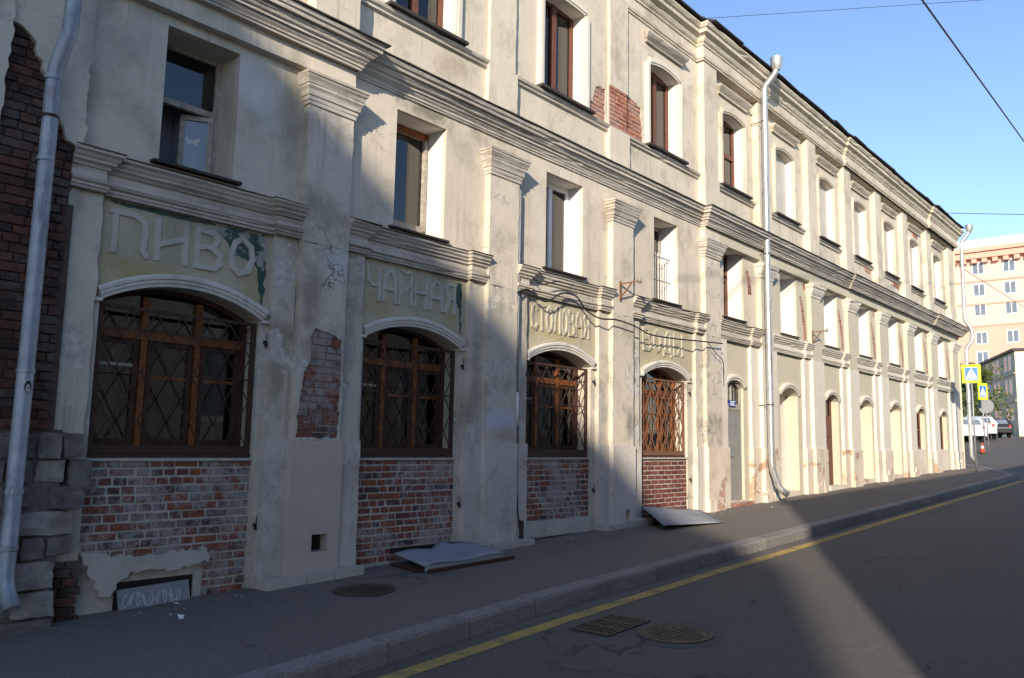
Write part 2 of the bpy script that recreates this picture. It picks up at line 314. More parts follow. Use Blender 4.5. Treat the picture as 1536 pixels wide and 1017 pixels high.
    def build(s, name, mat, parent=None, smooth=False, loc=None):
        me = bpy.data.meshes.new(name); off = Vector(loc) if loc else Vector((0, 0, 0))
        base = off + (WP(parent) if parent else Vector((0, 0, 0))) if loc is None else off
        if loc is None: base = WP(parent) if parent else Vector((0, 0, 0))
        me.from_pydata([tuple(Vector(p)-base) for p in s.v], [], s.f)
        me.validate()
        if smooth: me.polygons.foreach_set('use_smooth', [True]*len(me.polygons))
        me.materials.append(M[mat]); o = bpy.data.objects.new(name, me); C.objects.link(o)
        if parent: o.parent = parent; o.location = base - WP(parent)
        else: o.location = base
        return o
def WP(o):
    p = Vector((0, 0, 0))
    while o: p = p + Vector(o.location); o = o.parent
    return p
def thing(name, label, cat, loc=(0, 0, 0), group=None):
    o = bpy.data.objects.new(name, None); C.objects.link(o); o.location = loc; o.empty_display_size = .2
    return tag(o, label, cat, group)
def tag(o, label=None, cat=None, group=None, kind=None):
    for k, v in (('label', label), ('category', cat), ('group', group), ('kind', kind)):
        if v: o[k] = v
    return o
def smoothby(o, ang=.6):
    o.data.polygons.foreach_set('use_smooth', [True]*len(o.data.polygons))
    try: o.data.set_sharp_from_angle(angle=ang)
    except Exception: pass
def rect(x0, x1, z0, z1): return [(x0, z0), (x1, z0), (x1, z1), (x0, z1)]
def wob(x0, x1, z0, z1, amp=.005, step=.12, seed=0):           # a rectangle whose edges waver like old plaster
    r = random.Random(seed+int(x0*97)+int(z0*31)); P = []
    def seg(a, b):
        n = max(1, int(math.dist(a, b)/step))
        for i in range(n):
            t = i/n; j = 0 if i == 0 else 1
            P.append((a[0]+(b[0]-a[0])*t+r.uniform(-amp, amp)*j*(a[0] == b[0]), a[1]+(b[1]-a[1])*t+r.uniform(-amp, amp)*j*(a[1] == b[1])))
    seg((x0, z0), (x1, z0)); seg((x1, z0), (x1, z1)); seg((x1, z1), (x0, z1)); seg((x0, z1), (x0, z0)); return P
def ragged(pts, amp=.02, step=.05, seed=1):                   # a torn outline
    r = random.Random(seed); P = []
    for i, a in enumerate(pts):
        b = pts[(i+1) % len(pts)]; n = max(1, int(math.dist(a, b)/step)); L = math.dist(a, b) or 1; nx, nz = -(b[1]-a[1])/L, (b[0]-a[0])/L
        for k in range(n):
            t = k/n; d = r.uniform(-amp, amp); P.append((a[0]+(b[0]-a[0])*t+nx*d, a[1]+(b[1]-a[1])*t+nz*d))
    return P
def archpts(cx, hw, zs, rise, n=16):                          # from right spring over the crown to left spring
    R = (hw*hw+rise*rise)/(2*rise); zc = zs+rise-R; a = math.asin(min(1, hw/R))
    return [(cx+R*math.sin(a-2*a*i/n), zc+R*math.cos(a-2*a*i/n)) for i in range(n+1)]
def archhole(cx, hw, z0, zs, rise, n=16): return [(cx-hw, z0), (cx+hw, z0)] + archpts(cx, hw, zs, rise, n)
def archmould(mb, cx, hw, zs, rise, prof, n=24, tail=.0):     # prof = (radial, out)
    pts = archpts(cx, hw, zs, rise, n); R = (hw*hw+rise*rise)/(2*rise); zc = zs+rise-R; k = len(mb.v); m = len(prof)
    for (x, z) in pts:
        dx, dz = (x-cx)/R, (z-zc)/R
        mb.v += [(x+dx*r, -o, z+dz*r) for r, o in prof]
    for i in range(n):
        for j in range(m-1): mb.f.append((k+i*m+j, k+i*m+j+1, k+(i+1)*m+j+1, k+(i+1)*m+j))
    mb.f.append(tuple(k+j for j in range(m))[::-1]); mb.f.append(tuple(k+n*m+j for j in range(m)))
    return mb
def shift(mb, dy, k0=0):
    mb.v = [(x, y+dy, z) if i >= k0 else (x, y, z) for i, (x, y, z) in enumerate(mb.v)]; return mb

def g(x):                                                     # height of the pavement along the street, which climbs
    if x <= 34: return .05+.0305*x
    if x <= 64: return 1.087+.055*(x-34)
    if x <= 130: return 2.737+.022*(x-64)
    return 4.19
SUB = .14                                                     # the carriageway lies a kerb lower

# bricks ------------------------------------------------------------
def brickmesh(seed):
    r = random.Random(seed); bm = bmesh.new(); bmesh.ops.create_cube(bm, size=1)
    for v in bm.verts: v.co.x += r.uniform(-.025, .025); v.co.z += r.uniform(-.06, .06); v.co.y += r.uniform(-.05, .05)
    bmesh.ops.bevel(bm, geom=list(bm.edges), offset=.06, segments=1, affect='EDGES')
    me = bpy.data.meshes.new('brick'); bm.to_mesh(me); bm.free(); return me
BM = {}
def bricklay(x0, x1, z0, z1, y, parent, key, single=0, course=.077, L=.255, mort=.012, keep=None, head=.4, regular=False, seed=3, depth=.05, yj=.006, ztop=None):
    """lay courses on the plane y; the first `single` bricks become objects, the rest one joined part"""
    r = random.Random(seed); lst = []; z = z0; row = 0
    while z < z1-.02:
        x = x0 - (L*.5 if row % 2 else 0) if regular else x0 - r.uniform(0, .15)
        h = min(course, z1-z)
        while x < x1-.015:
            w = L if regular else (L if r.random() > head else L*.52)*r.uniform(.93, 1.05)
            a, b = max(x, x0), min(x+w, x1)
            if b-a > .035 and (keep is None or keep((a+b)/2, z+h/2)): lst.append((a+mort/2, b-mort/2, z+mort/2, z+h-mort/2))
            x += w
        z += course; row += 1
    if key not in BM:
        BM[key] = [brickmesh(10+i) for i in range(6)]
        for me in BM[key]: me.materials.append(M[key])
    joined = MB(); rv = []
    order = sorted(range(len(lst)), key=lambda i: -lst[i][2]) if single else range(len(lst))
    P = WP(parent)
    for n, i in enumerate(order):
        a, b, c, d = lst[i]; yy = y + r.uniform(-yj, yj); rot = r.uniform(-.012, .012)
        if n < single:
            o = bpy.data.objects.new('brick', BM[key][r.randrange(6)]); C.objects.link(o); o.parent = parent
            o.location = Vector(((a+b)/2, yy+depth/2, (c+d)/2))-P; o.scale = (b-a, depth, d-c); o.rotation_euler = (0, rot, 0)
        else:
            k = len(joined.v); me = BM[key][r.randrange(6)]
            joined.add([((a+b)/2+v.co.x*(b-a), yy+depth/2+v.co.y*depth, (c+d)/2+v.co.z*(d-c)) for v in me.vertices], [tuple(p.vertices) for p in me.polygons])
            rv += [r.random()]*len(me.vertices)
    if joined.v:
        o = joined.build('bricks', key+'_s' if key+'_s' in M else key, parent); o['kind'] = 'stuff'
        at = o.data.attributes.new('rnd', 'FLOAT', 'POINT'); at.data.foreach_set('value', rv)
    return min(single, len(lst))

# ================================================================== ground
X0, X1 = -160, 420
xs = sorted(set([X0, -60, -30, -10] + [i*2 for i in range(-2, 18)] + list(range(34, 70, 3)) + [64, 80, 100, 130, 180, 260, X1]))
ys = [-220, -80, -30, -14, -8, -5, -2.5, 0, 6, 20, 60, 120, 240]
m = MB()
for x in xs:
    for y in ys: m.v.append((x, y, g(x)-SUB))
ny = len(ys)
for i in range(len(xs)-1):
    for j in range(ny-1): m.f.append((i*ny+j, (i+1)*ny+j, (i+1)*ny+j+1, i*ny+j+1))
road = m.build('road', 'road'); tag(road, kind='structure')
# pavement: a slab whose outer edge follows the kerb
KW = .21
def kerbline():
    P = [(-40, -3.7), (-6, -3.35), (0, -2.98), (3.2, -2.72), (6, -2.52), (9.3, -2.44), (14, -2.42), (22, -2.36), (28.3, -2.36), (29.8, -2.32), (30.9, -2.1), (32.2, -1.6), (34.3, -.7), (35.6, .05), (36.6, .9), (37.2, 2.2), (37.4, 5), (37.4, 60)]
    return P
KL = kerbline()
def along(P, step):
    out = []
    for a, b in zip(P, P[1:]):
        n = max(1, round(math.dist(a, b)/step))
        out += [(a[0]+(b[0]-a[0])*i/n, a[1]+(b[1]-a[1])*i/n) for i in range(n)]
    return out+[P[-1]]
def offs(P, d):
    o = []
    for i, p in enumerate(P):
        a, b = P[max(0, i-1)], P[min(len(P)-1, i+1)]; L = math.dist(a, b); o.append((p[0]-(b[1]-a[1])/L*d, p[1]+(b[0]-a[0])/L*d))
    return o
KA = along(KL, 1.0); KI = offs(KA, KW)
m = MB(); n = len(KA)
for i, (x, y) in enumerate(KI):
    yi = .5 if x < 33.2 else None
    q = (x, yi) if x < 33.2 else (33.2, max(.5, y))
    m.v += [(x, y, g(x)), (q[0], q[1], g(q[0]))]
for i in range(n-1): m.f.append((2*i, 2*i+2, 2*i+3, 2*i+1))
walk = m.build('sidewalk', 'walk'); tag(walk, kind='structure')
kerb = MB().box(-40, -39.7, -2.5, -2.3, -1.6, -1.5).build('kerb', 'kerb'); tag(kerb, kind='structure')
r = random.Random(5)
for i in range(n-1):
    if KA[i][0] < -6 or KA[i][1] > 12: continue
    a, b, c, d = KA[i], KA[i+1], KI[i+1], KI[i]; t = .006; dz = r.uniform(-.002, .008); L = math.dist(a, b)
    def lerp(p, q, s): return (p[0]+(q[0]-p[0])*s, p[1]+(q[1]-p[1])*s)
    a, b = lerp(a, b, t/L), lerp(a, b, 1-t/L); d, c = lerp(d, c, t/L), lerp(d, c, 1-t/L)
    ao, bo = lerp(a, d, .06), lerp(b, c, .06)
    vs = [(*a, g(a[0])-.3), (*b, g(b[0])-.3), (*a, g(a[0])-.02+dz), (*b, g(b[0])-.02+dz), (*ao, g(a[0])+.008+dz), (*bo, g(b[0])+.008+dz), (*d, g(d[0])+.006+dz), (*c, g(c[0])+.006+dz), (*d, g(d[0])-.2), (*c, g(c[0])-.2)]
    MB().add(vs, [(0, 1, 3, 2), (2, 3, 5, 4), (4, 5, 7, 6), (6, 7, 9, 8), (0, 2, 4, 6, 8), (1, 9, 7, 5, 3)]).build('kerb_stone', 'kerb', kerb)
# yellow line
m = MB(); YA = along([(-8, -3.65), (0, -3.12), (3.9, -2.93), (6, -2.82), (9, -2.74), (12, -2.72), (20, -2.64), (28, -2.62), (29.4, -2.6)], .5)
r = random.Random(2)
for i, (x, y) in enumerate(YA): m.v += [(x, y-.075+r.uniform(-.006, .006), g(x)-SUB+.004), (x, y+.075+r.uniform(-.006, .006), g(x)-SUB+.004)]
for i in range(len(YA)-1): m.f.append((2*i, 2*i+2, 2*i+3, 2*i+1))
tag(m.build('yellow_line', 'yellow', road), kind='structure')

# ================================================================== the old building
PW = .30                                                      # half width of a great pilaster
PX = [5.22, 8.13, 11.07, 14.19, 16.66, 19.47, 22.0, 24.6, 27.27, 30.0, 32.9]
YP, YL = -.15, -.07                                           # planes of pilasters and of the narrow lesenes
XE = 33.4                                                    # the far corner
B = thing('old_building', 'long weathered cream plaster house of three storeys with brick-filled arched windows', 'building', (5, 0, g(5)))
def part(mb, name, mat, parent=None, smooth=False): return mb.build(name, mat, parent or B, smooth)
bays = [(2.88, 4.92, 2.60)] + [(a+PW, b-PW, 0) for a, b in zip(PX, PX[1:])]
L0 = 2.62; YW = -.045
# ---- hollow body behind the facade
m = MB(); zt = 10.0; yb = 11
m.add([(L0, .42, -.3), (XE, .42, -.3), (XE, yb, -.3), (L0, yb, -.3), (L0, .42, zt), (XE, .42, zt), (XE, yb, zt), (L0, yb, zt)], [(0, 1, 2, 3), (1, 2, 6, 5), (2, 3, 7, 6), (3, 0, 4, 7)])
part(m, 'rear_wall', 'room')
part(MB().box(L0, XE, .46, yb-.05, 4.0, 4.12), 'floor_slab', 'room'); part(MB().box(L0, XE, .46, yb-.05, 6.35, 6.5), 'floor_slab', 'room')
m = MB(); e = .12
m.add([(L0-.3, -e, 10.02), (XE+.5, -e, 10.02), (XE+.5, yb/2, 12.4), (L0-.3, yb/2, 12.4), (XE+.5, yb+.3, 10.02), (L0-.3, yb+.3, 10.02),
       (L0-.3, -e, 9.97), (XE+.5, -e, 9.97), (XE+.5, yb+.3, 9.97), (L0-.3, yb+.3, 9.97)], [(0, 1, 2, 3), (3, 2, 4, 5), (0, 6, 7, 1), (6, 9, 8, 7), (1, 7, 8, 4, 2), (0, 3, 5, 9, 6), (5, 4, 8, 9)])
roof = part(m, 'roof', 'roof')
# ---- openings, bay by bay
G_open = {}   # ground floor: kind, centre, half width, sill, spring, rise
for i, (a, b, _) in enumerate(bays):
    c = (a+b)/2
    if i == 0: G_open[i] = ('win', 3.765, .80, 1.50, 2.86, .21)
    elif i < 4: G_open[i] = ('win', (a+b)/2+.0, .775, 1.50, 2.86, .19)
    elif i == 4: G_open[i] = ('door', 15.30, .43, .60, 2.86, .15)
    elif i == 6: G_open[i] = ('door2', c, .46, .78, 2.86, .17)
    elif i in (9, 10): G_open[i] = ('win2', c, .46, 1.72, 2.86, .17)
    else: G_open[i] = ('blind', c, .50, g(c)-.1, 2.86, .17)
S_open = {0: (3.37, 4.13, 4.20, 5.56), 1: (6.24, 7.08, 4.20, 5.68), 2: (9.16, 10.08, 4.22, 5.68), 3: (12.20, 13.03, 4.20, 5.68), 4: (14.84, 15.72, 4.24, 5.68)}
for i in range(5, 11):
    a, b, _ = bays[i]; S_open[i] = ((a+b)/2-.46, (a+b)/2+.46, 4.22, 5.62)
T_open = {}
for i in range(0, 11):
    a, b, _ = bays[i]; c = (a+b)/2 if i else 3.8
    T_open[i] = (c, .52 if i < 4 else .50, 6.95, 8.48 if i not in (1, 2) else 8.55, .08 if i not in (1, 2) else .03)
E = lambda i: 'fresh' if i >= 5 else 'old'
for i, (a, b, lo) in enumerate(bays):
    c = (a+b)/2; xa, xb = (2.60 if i == 0 else a), b
    k, gc, hw, zs0, zsp, rise = G_open[i]; low = g(a)-.3
    # ground floor
    if k == 'win':
        hole = archhole(gc, hw, 1.47, zsp, rise)
        out = [(xa, 1.46), (gc-hw, 1.46)] + [(gc-hw, zsp)] + archpts(gc, hw, zsp, rise)[::-1][1:-1] + [(gc+hw, zsp), (gc+hw, 1.46), (xb, 1.46), (xb, 3.9), (xa, 3.9)]
        part(MB().slab(out, [], 0, .32), 'wall', 'lower')
        for l0, l1 in ((xa+.02, gc-hw), (gc+hw, xb-.02)): part(MB().slab(rect(l0, l1, low, 1.46), [], .0, .3), 'wall', 'lower')
    else:
        part(MB().slab(rect(xa, xb, 1.63, 3.9), [], 0, .01) if k == 'none' else MB().slab([(xa, low), (gc-hw, low), (gc-hw, zsp)] + archpts(gc, hw, zsp, rise)[::-1][1:-1] + [(gc+hw, zsp), (gc+hw, low), (xb, low), (xb, 3.9), (xa, 3.9)], [], 0, .34), 'wall', 'fresh' if i > 3 else 'lower')
    # second storey
    x0, x1, z0, z1 = S_open[i]
    zs_top = 6.0
    part(MB().slab(rect(xa, xb, 3.9, zs_top), [(rect(x0, x1, z0, z1), .40)], YW, .02), 'wall', E(i))
    # third storey
    tc, th, tz, tsp, tr = T_open[i]
    hl = [(archhole(tc, th, tz, tsp, tr), .30)]
    if i == 2: hl.append((ragged([(10.22, 6.96), (10.6, 6.9), (10.755, 6.9), (10.755, 7.55), (10.48, 7.5), (10.40, 7.22), (10.26, 7.2)], .02, .05, 4), .035))
    if i == 3: hl.append((ragged([(11.385, 6.9), (11.90, 6.93), (11.90, 7.1), (11.84, 7.58), (11.6, 7.62), (11.385, 7.66)], .02, .05, 8), .035))
    part(MB().slab(rect(xa, xb, 6.0, 10.0), hl, 0, .02), 'wall', 'old')
for a, b in ((10.2, 10.77), (11.36, 11.95)):
    q = part(MB().box(a, b, .034, .05, 6.88, 7.7), 'brick_patch', 'mortar'); bricklay(a, b, 6.88, 7.7, .012, q, 'brickred', course=.075, seed=21, depth=.03)

# ---- pilasters, lesenes, plinths
def pier(x0, x1, z0, z1, y, yb, mat, name, holes=(), seed=0, amp=.008): return part(MB().slab(wob(x0, x1, z0, z1, amp, .12, seed), holes, y, yb), name, mat)
P1HOLE = ragged([(4.95, 1.68), (5.49, 1.68), (5.50, 2.3), (5.49, 2.74), (5.35, 2.80), (5.15, 2.84), (5.07, 2.72), (5.10, 2.5), (5.02, 2.36), (4.97, 2.1)], .014, .05, 3)
for j, px in enumerate(PX):
    x0, x1 = px-PW, px+PW; gz = g(px)-.25
    if j == 10: x1 = XE
    old = j < 3
    mat = 'pil' if j < 4 else 'fresh'
    cut = 1.655
    hol = [(P1HOLE, .03)] if j == 0 else []
    lowmat = mat if j >= 4 else 'pil'
    pier(x0, x1, cut, 3.75, YP, .0, 'lower' if j < 4 else 'freshw' if j > 4 else 'freshw', 'pilaster', hol, j)
    pier(x0, x1, 3.75, 5.60 if j in (1, 2) else 5.92, YP, .0, mat, 'pilaster', [], j)
    if j in (1, 2): part(MB().slab(rect(x0-.01, x1+.01, 5.4, 6.02), [], YW+.001, .03), 'wall', 'old')
    part(MB().slab(rect(x0-.01, x1+.01, 6.0, 9.6), [], .003, .03), 'wall', 'old')
    # third storey strip and its pedestal
    yy = -.06 if j in (1, 2) else YP
    hol3 = []
    zb = 7.62 if j == 2 else 6.9
    pier(x0+.03, x1-.03, zb, 9.25, yy, .0, 'old', 'pilaster', hol3, j+40)
    pier(x0, x1, 6.1, 6.9, yy-.02, .0, 'old', 'pedestal', [], j+50)
    if j == 2:
        q = part(MB().box(x0+.03, x1-.03, -.035, .0, 6.9, 7.64), 'brick_patch', 'mortar'); bricklay(x0+.03, x1-.03, 6.9, 7.64, -.055, q, 'brickred', course=.075, seed=5, depth=.04)
    if j == 0:
        q = part(MB().box(4.93, 5.51, YP+.032, YP+.06, 1.66, 2.9), 'brick_patch', 'mortar'); P1Q = q
    # plinth
    pm = ('plinth_pink', 'plinth_grey', 'plinth_grey', 'lime')[j] if j < 4 else 'lime'
    hp = []
    if j == 0: hp = [(rect(5.19, 5.39, .50, .68), .13)]
    if j == 2: hp = [(ragged(rect(11.1, 11.23, .46, .66), .012, .05, 4), .13)]
    pier(x0-.02, x1+.02, gz, cut, YP-.03, .0, pm, 'plinth', hp, j+20, .006)
    if hp: part(MB().box(min(p[0] for p in hp[0][0])-.02, max(p[0] for p in hp[0][0])+.02, YP+.095, YP+.11, .42, .74), 'vent_dark_back', 'dark')  # near-black back sheet paints the darkness inside the hole
    # narrow lesenes either side
    for s in (-1, 1):
        if j == 10 and s > 0: continue
        w = .27 if j < 4 else .34
        if j in (3,) and s > 0: w = .40
        if j == 4 and s < 0: w = .38
        if s < 0: l0, l1 = x0-w, x0
        else: l0, l1 = x1, x1+(.30 if j < 3 else w)
        lm = 'lower' if (j < 3 or (j == 3 and s < 0)) else 'freshw'
        pier(l0, l1, cut, 3.80, YL, .0, lm, 'lesene', [], j*3+s+60)
        pier(l0-(.02 if s < 0 else 0), l1+(.02 if s > 0 else 0), gz, cut, YL-.03, .0, 'plinth_grey' if (j < 3 or (j == 3 and s < 0)) else 'lime', 'lesene_plinth', [], j*3+s+90, .006)
# lesene left of the first bay
pier(2.60, 2.90, 1.66, 3.80, YL, .0, 'lower', 'lesene', [], 300, .012)
n_single = bricklay(4.935, 5.505, 1.66, 2.88, YP+.012, P1Q, 'brick', single=60, seed=14, head=.35, depth=.03, mort=.011)
# base steps of limestone under the first pilasters
for j, px in enumerate(PX[:3]):
    x = px-PW-.30; r = random.Random(j)
    while x < px+PW+.30-.05:
        w = min(r.uniform(.3, .5), px+PW+.30-x)
        if px+PW+.30-(x+w) < .12: w = px+PW+.30-x
        part(MB().box(x+.004, x+w-.004, YP-.13+r.uniform(-.01, .01), -.02, g(px)-.25, g(x)+.10+r.uniform(-.012, .012)), 'base_stone', 'limestep'); x += w
# far plinth stones: a few proud blocks
for j in range(3, 11):
    px = PX[j]; r = random.Random(j+70)
    for q in range(3):
        x = px-PW-.02+q*.2; part(MB().box(x+.005, x+.195, YP-.045-r.uniform(0, .02), YP, g(px)-.2, g(px)+r.uniform(.12, .32)), 'base_stone', 'lime')

# ---- capitals of the great pilasters
CAP = [(0, 5.27), (.025, 5.27), (.025, 5.31), (.04, 5.315), (.045, 5.36), (.06, 5.365), (.075, 5.42), (.10, 5.45), (.10, 5.475), (.115, 5.48), (.125, 5.52), (.145, 5.545), (.145, 5.57), (.16, 5.575), (.165, 5.60), (.0, 5.635)]
CAP4 = [(0, 5.27), (.02, 5.27), (.02, 5.31), (.05, 5.36), (.08, 5.44), (.08, 5.47), (.11, 5.5), (.12, 5.56), (.0, 5.58)]
CAP = [(o*.72, z) for o, z in CAP]; MIDK = .78
for j, px in enumerate(PX):
    x0, x1 = px-PW, px+PW
    if j == 10: x1 = XE+.0
    part(MB().sweep([(x0, .02), (x0, YP), (x1, YP), (x1, .02)], CAP if j < 4 else CAP4), 'capital', 'frieze' if j < 4 else 'freshw')

# ---- string course above the signs
STR = [(0, 3.765), (.03, 3.77), (.03, 3.795), (.045, 3.80), (.045, 3.82), (.065, 3.835), (.07, 3.865), (.02, 3.875), (.02, 3.965), (.045, 3.97), (.05, 3.995), (.075, 4.01), (.075, 4.03), (.10, 4.05), (.105, 4.075), (.125, 4.09), (.125, 4.115), (0, 4.15)]
for i, (a, b, _) in enumerate(bays):
    if i == 0: a = 2.60
    wl = .30 if i < 4 else .34
    path = [(a, YL-.03), (a+.27, YL-.03), (a+.27, -.03), (b-.27, -.03), (b-.27, YL-.03), (b, YL-.03)]
    if i >= 5: path = [(a, -.045), (b-.34, -.045), (b-.34, YL-.03), (b, YL-.03)]
    if i == 4: path = [(a, -.045), (b-.40, -.045), (b-.40, YL-.03), (b, YL-.03)]
    part(MB().sweep(path, STR), 'string_course', 'frieze' if i < 5 else 'freshw')
    m = MB().sweep([(x, y) for x, y in path], [(0, 4.145), (.135, 4.112), (.137, 4.122), (.0, 4.158)])
    if i < 5: part(m, 'flashing', 'flash')

# ---- middle cornice, stepped forward over the projecting sections
MID = [(0, 5.85), (.03, 5.855), (.03, 5.88), (.05, 5.885), (.05, 5.905), (.075, 5.93), (.085, 5.955), (.115, 5.96), (.115, 5.985), (.15, 6.0), (.17, 6.03), (.185, 6.035), (.185, 6.06), (.24, 6.065), (.24, 6.105), (.27, 6.115), (.29, 6.15), (.29, 6.165), (0, 6.22)]
MID = [(o*MIDK, z) for o, z in MID]
xS = [PX[0]+PW, PX[3]-PW, PX[6]-PW, PX[9]-PW]
pm = [(L0-.02, YP-.05), (xS[0], YP-.05), (xS[0], YW), (xS[1], YW), (xS[1], YP-.04), (xS[2], YP-.04), (xS[2], YP-.09), (xS[3], YP-.09), (xS[3], YP-.15), (XE+.1, YP-.15), (XE+.1, 1.5)]
part(MB().sweep(pm, MID), 'middle_cornice', 'frieze')
part(MB().sweep(pm, [(.02, 6.222), (.235, 6.168), (.247, 6.162), (.25, 6.178), (.02, 6.236)]), 'cornice_flashing', 'flash')
# architrave blocks of the projecting sections (bays sit recessed below them)
for xa, xb in ((L0, xS[0]), (xS[1], XE)):
    part(MB().slab(wob(xa, xb, 5.66 if xa < 5 else 5.64, 5.86, .003, .3, 5), [], YP+.002, .01), 'frieze', 'old' if xa < 5 else 'fresh')
# ---- third storey: sill band, window surrounds, top cornice
SILL = [(0, 6.80), (.04, 6.815), (.04, 6.845), (.07, 6.865), (.085, 6.90), (0, 6.935)]
for i, (a, b, _) in enumerate(bays):
    if i == 0: a = L0
    part(MB().sweep([(a-.005, 0), (b+.005, 0)], SILL), 'sill_band', 'frieze')
    tc, th, tz, tsp, tr = T_open[i]
    part(MB().box(tc-th-.16, tc+th+.16, -.14, .2, 6.915, 6.955), 'window_sill', 'flash')
    m = MB(); R0 = 0
    for s in (-1, 1): m.box(min(tc+s*th, tc+s*(th+.13)), max(tc+s*th, tc+s*(th+.13)), -.045, .0, 6.96, tsp); m.box(min(tc+s*(th+.035), tc+s*(th+.10)), max(tc+s*(th+.035), tc+s*(th+.10)), -.06, -.04, 6.96, tsp)
    archmould(m, tc, th, tsp, tr, [(0, 0), (0, .045), (.035, .045), (.035, .06), (.10, .06), (.10, .045), (.13, .045), (.13, 0)], 14)
    part(m, 'window_surround', 'freshw' if i < 4 else 'old')
    part(MB().slab(archhole(tc, th+.001, tz-.03, tsp, tr)[::1], [(archhole(tc, th-.004, tz, tsp, tr), .26)], .02, .03), 'reveal', 'reveal')
    HD = [(0, 8.86), (.03, 8.87), (.03, 8.90), (.06, 8.93), (.09, 8.96), (.12, 9.0), (.12, 9.025), (0, 9.06)]
    if i not in (1, 2): part(MB().sweep([(tc-.62, 0.01), (tc-.62, -.02), (tc+.62, -.02), (tc+.62, .01)], HD), 'hood_mould', 'frieze' if i < 4 else 'old')
TOPC = [(0, 9.20), (.03, 9.205), (.03, 9.235), (.055, 9.245), (.07, 9.29), (.07, 9.31), (.02, 9.32), (.02, 9.50), (.05, 9.51), (.05, 9.54), (.09, 9.57), (.12, 9.62), (.12, 9.65), (.16, 9.67), (.22, 9.69), (.22, 9.76), (.26, 9.78), (.30, 9.83), (.30, 9.86), (.05, 9.93), (.05, 9.99)]
pt = [(L0-.02, YP), (xS[0], YP), (xS[0], 0), (xS[1], 0), (xS[1], YP), (xS[2], YP), (xS[2], YP-.06), (xS[3], YP-.06), (xS[3], YP-.13), (XE+.02, YP-.13), (XE+.02, 1.5)]
TOPC = [(o*.8, z-.02 if z > 9.9 else z) for o, z in TOPC]
part(MB().sweep(pt, TOPC), 'top_cornice', 'old')
TE = .24
r = random.Random(9)
for (xa, ya), (xb, yb_) in zip(pt[:-2:2], pt[1:-1:2]):          # bent eave sheets
    x = xa-.02
    while x < xb-.05:
        w = min(r.uniform(.9, 1.5), xb+.06-x); d = r.uniform(0, .05); z = r.uniform(-.03, .02); z2 = r.uniform(-.03, .02); yy = ya-TE-.05
        m = MB(); m.add([(x, yy-d, 9.945+z), (x+w, yy-d*.5, 9.945+z2), (x+w, -e+.25, 10.19), (x, -e+.25, 10.19), (x, yy-d, 9.92+z), (x+w, yy-d*.5, 9.92+z2), (x+w, ya+.0, 9.96), (x, ya+.0, 9.96)], [(0, 1, 2, 3), (0, 4, 5, 1), (4, 7, 6, 5), (0, 3, 7, 4), (1, 5, 6, 2)])
        m.build('eave_sheet', 'roof', roof); x += w-.008
for xa, xb in ((L0, xS[0]), (xS[1], XE)): part(MB().slab(rect(xa, xb, 9.205, 9.4), [], YP+.004, .01), 'frieze', 'old')
# end wall
part(MB().add([(XE, -.2, .5), (XE, yb, .5), (XE, yb, 10), (XE, -.2, 10)], [(0, 1, 2, 3)]), 'end_wall', 'fresh')

# ---- sign panels with raised letters
GL = {'П': (1, [[(0, 0), (0, 1)], [(-.12, 1), (.6, 1), (.95, .85), (1, .6), (.95, .12), (1.05, 0)]]), 'И': (1, [[(0, 0), (0, 1)], [(1, 0), (1, 1)], [(0, .36), (1, .66)]]),
      'В': (.9, [[(0, 0), (0, 1)], [(0, 1), (.7, .97), (.85, .8), (.7, .6), (0, .52)], [(.6, .55), (.95, .38), (.98, .15), (.75, .01), (0, 0)]]),
      'О': (.85, [[(.5, 1), (.15, .85), (0, .5), (.08, .15), (.4, 0), (.8, .1), (1, .45), (.9, .8), (.5, 1)]]), 'Ч': (.9, [[(0, 1), (.05, .6), (.4, .45), (1, .5)], [(1, 1), (1, 0)]]),
      'А': (1, [[(0, 0), (.1, .75), (.4, 1), (.7, 1), (.95, .75), (1, 0)], [(.05, .42), (1, .42)]]), 'Й': (1, [[(0, 0), (0, 1)], [(1, 0), (1, 1)], [(0, .3), (1, .7)], [(.2, 1.13), (.5, 1.07), (.8, 1.13)]]),
      'Н': (1, [[(0, 0), (0, 1)], [(1, 0), (1, 1)], [(0, .5), (1, .5)]]), 'Я': (.9, [[(1, 0), (1, 1), (.35, 1), (.05, .8), (.3, .52), (1, .5)], [(.5, .5), (0, 0)]]),
      'С': (.85, [[(1, .8), (.75, 1), (.2, .9), (0, .5), (.15, .1), (.7, 0), (1, .18)]]), 'Т': (.9, [[(.5, 0), (.5, 1)], [(0, 1), (1, 1)]]),
      'Л': (.95, [[(-.05, 0), (.15, .1), (.25, .8), (.45, 1), (1, 1), (1, 0)]]), 'Д': (1, [[(0, -.14), (0, .04), (1, .04), (1, -.14)], [(.15, .04), (.3, .8), (.5, 1), (.85, 1), (.85, .04)]]),
      'Ы': (1.1, [[(0, 1), (0, 0), (.45, .02), (.6, .25), (.45, .48), (0, .5)], [(1, 0), (1, 1)]])}
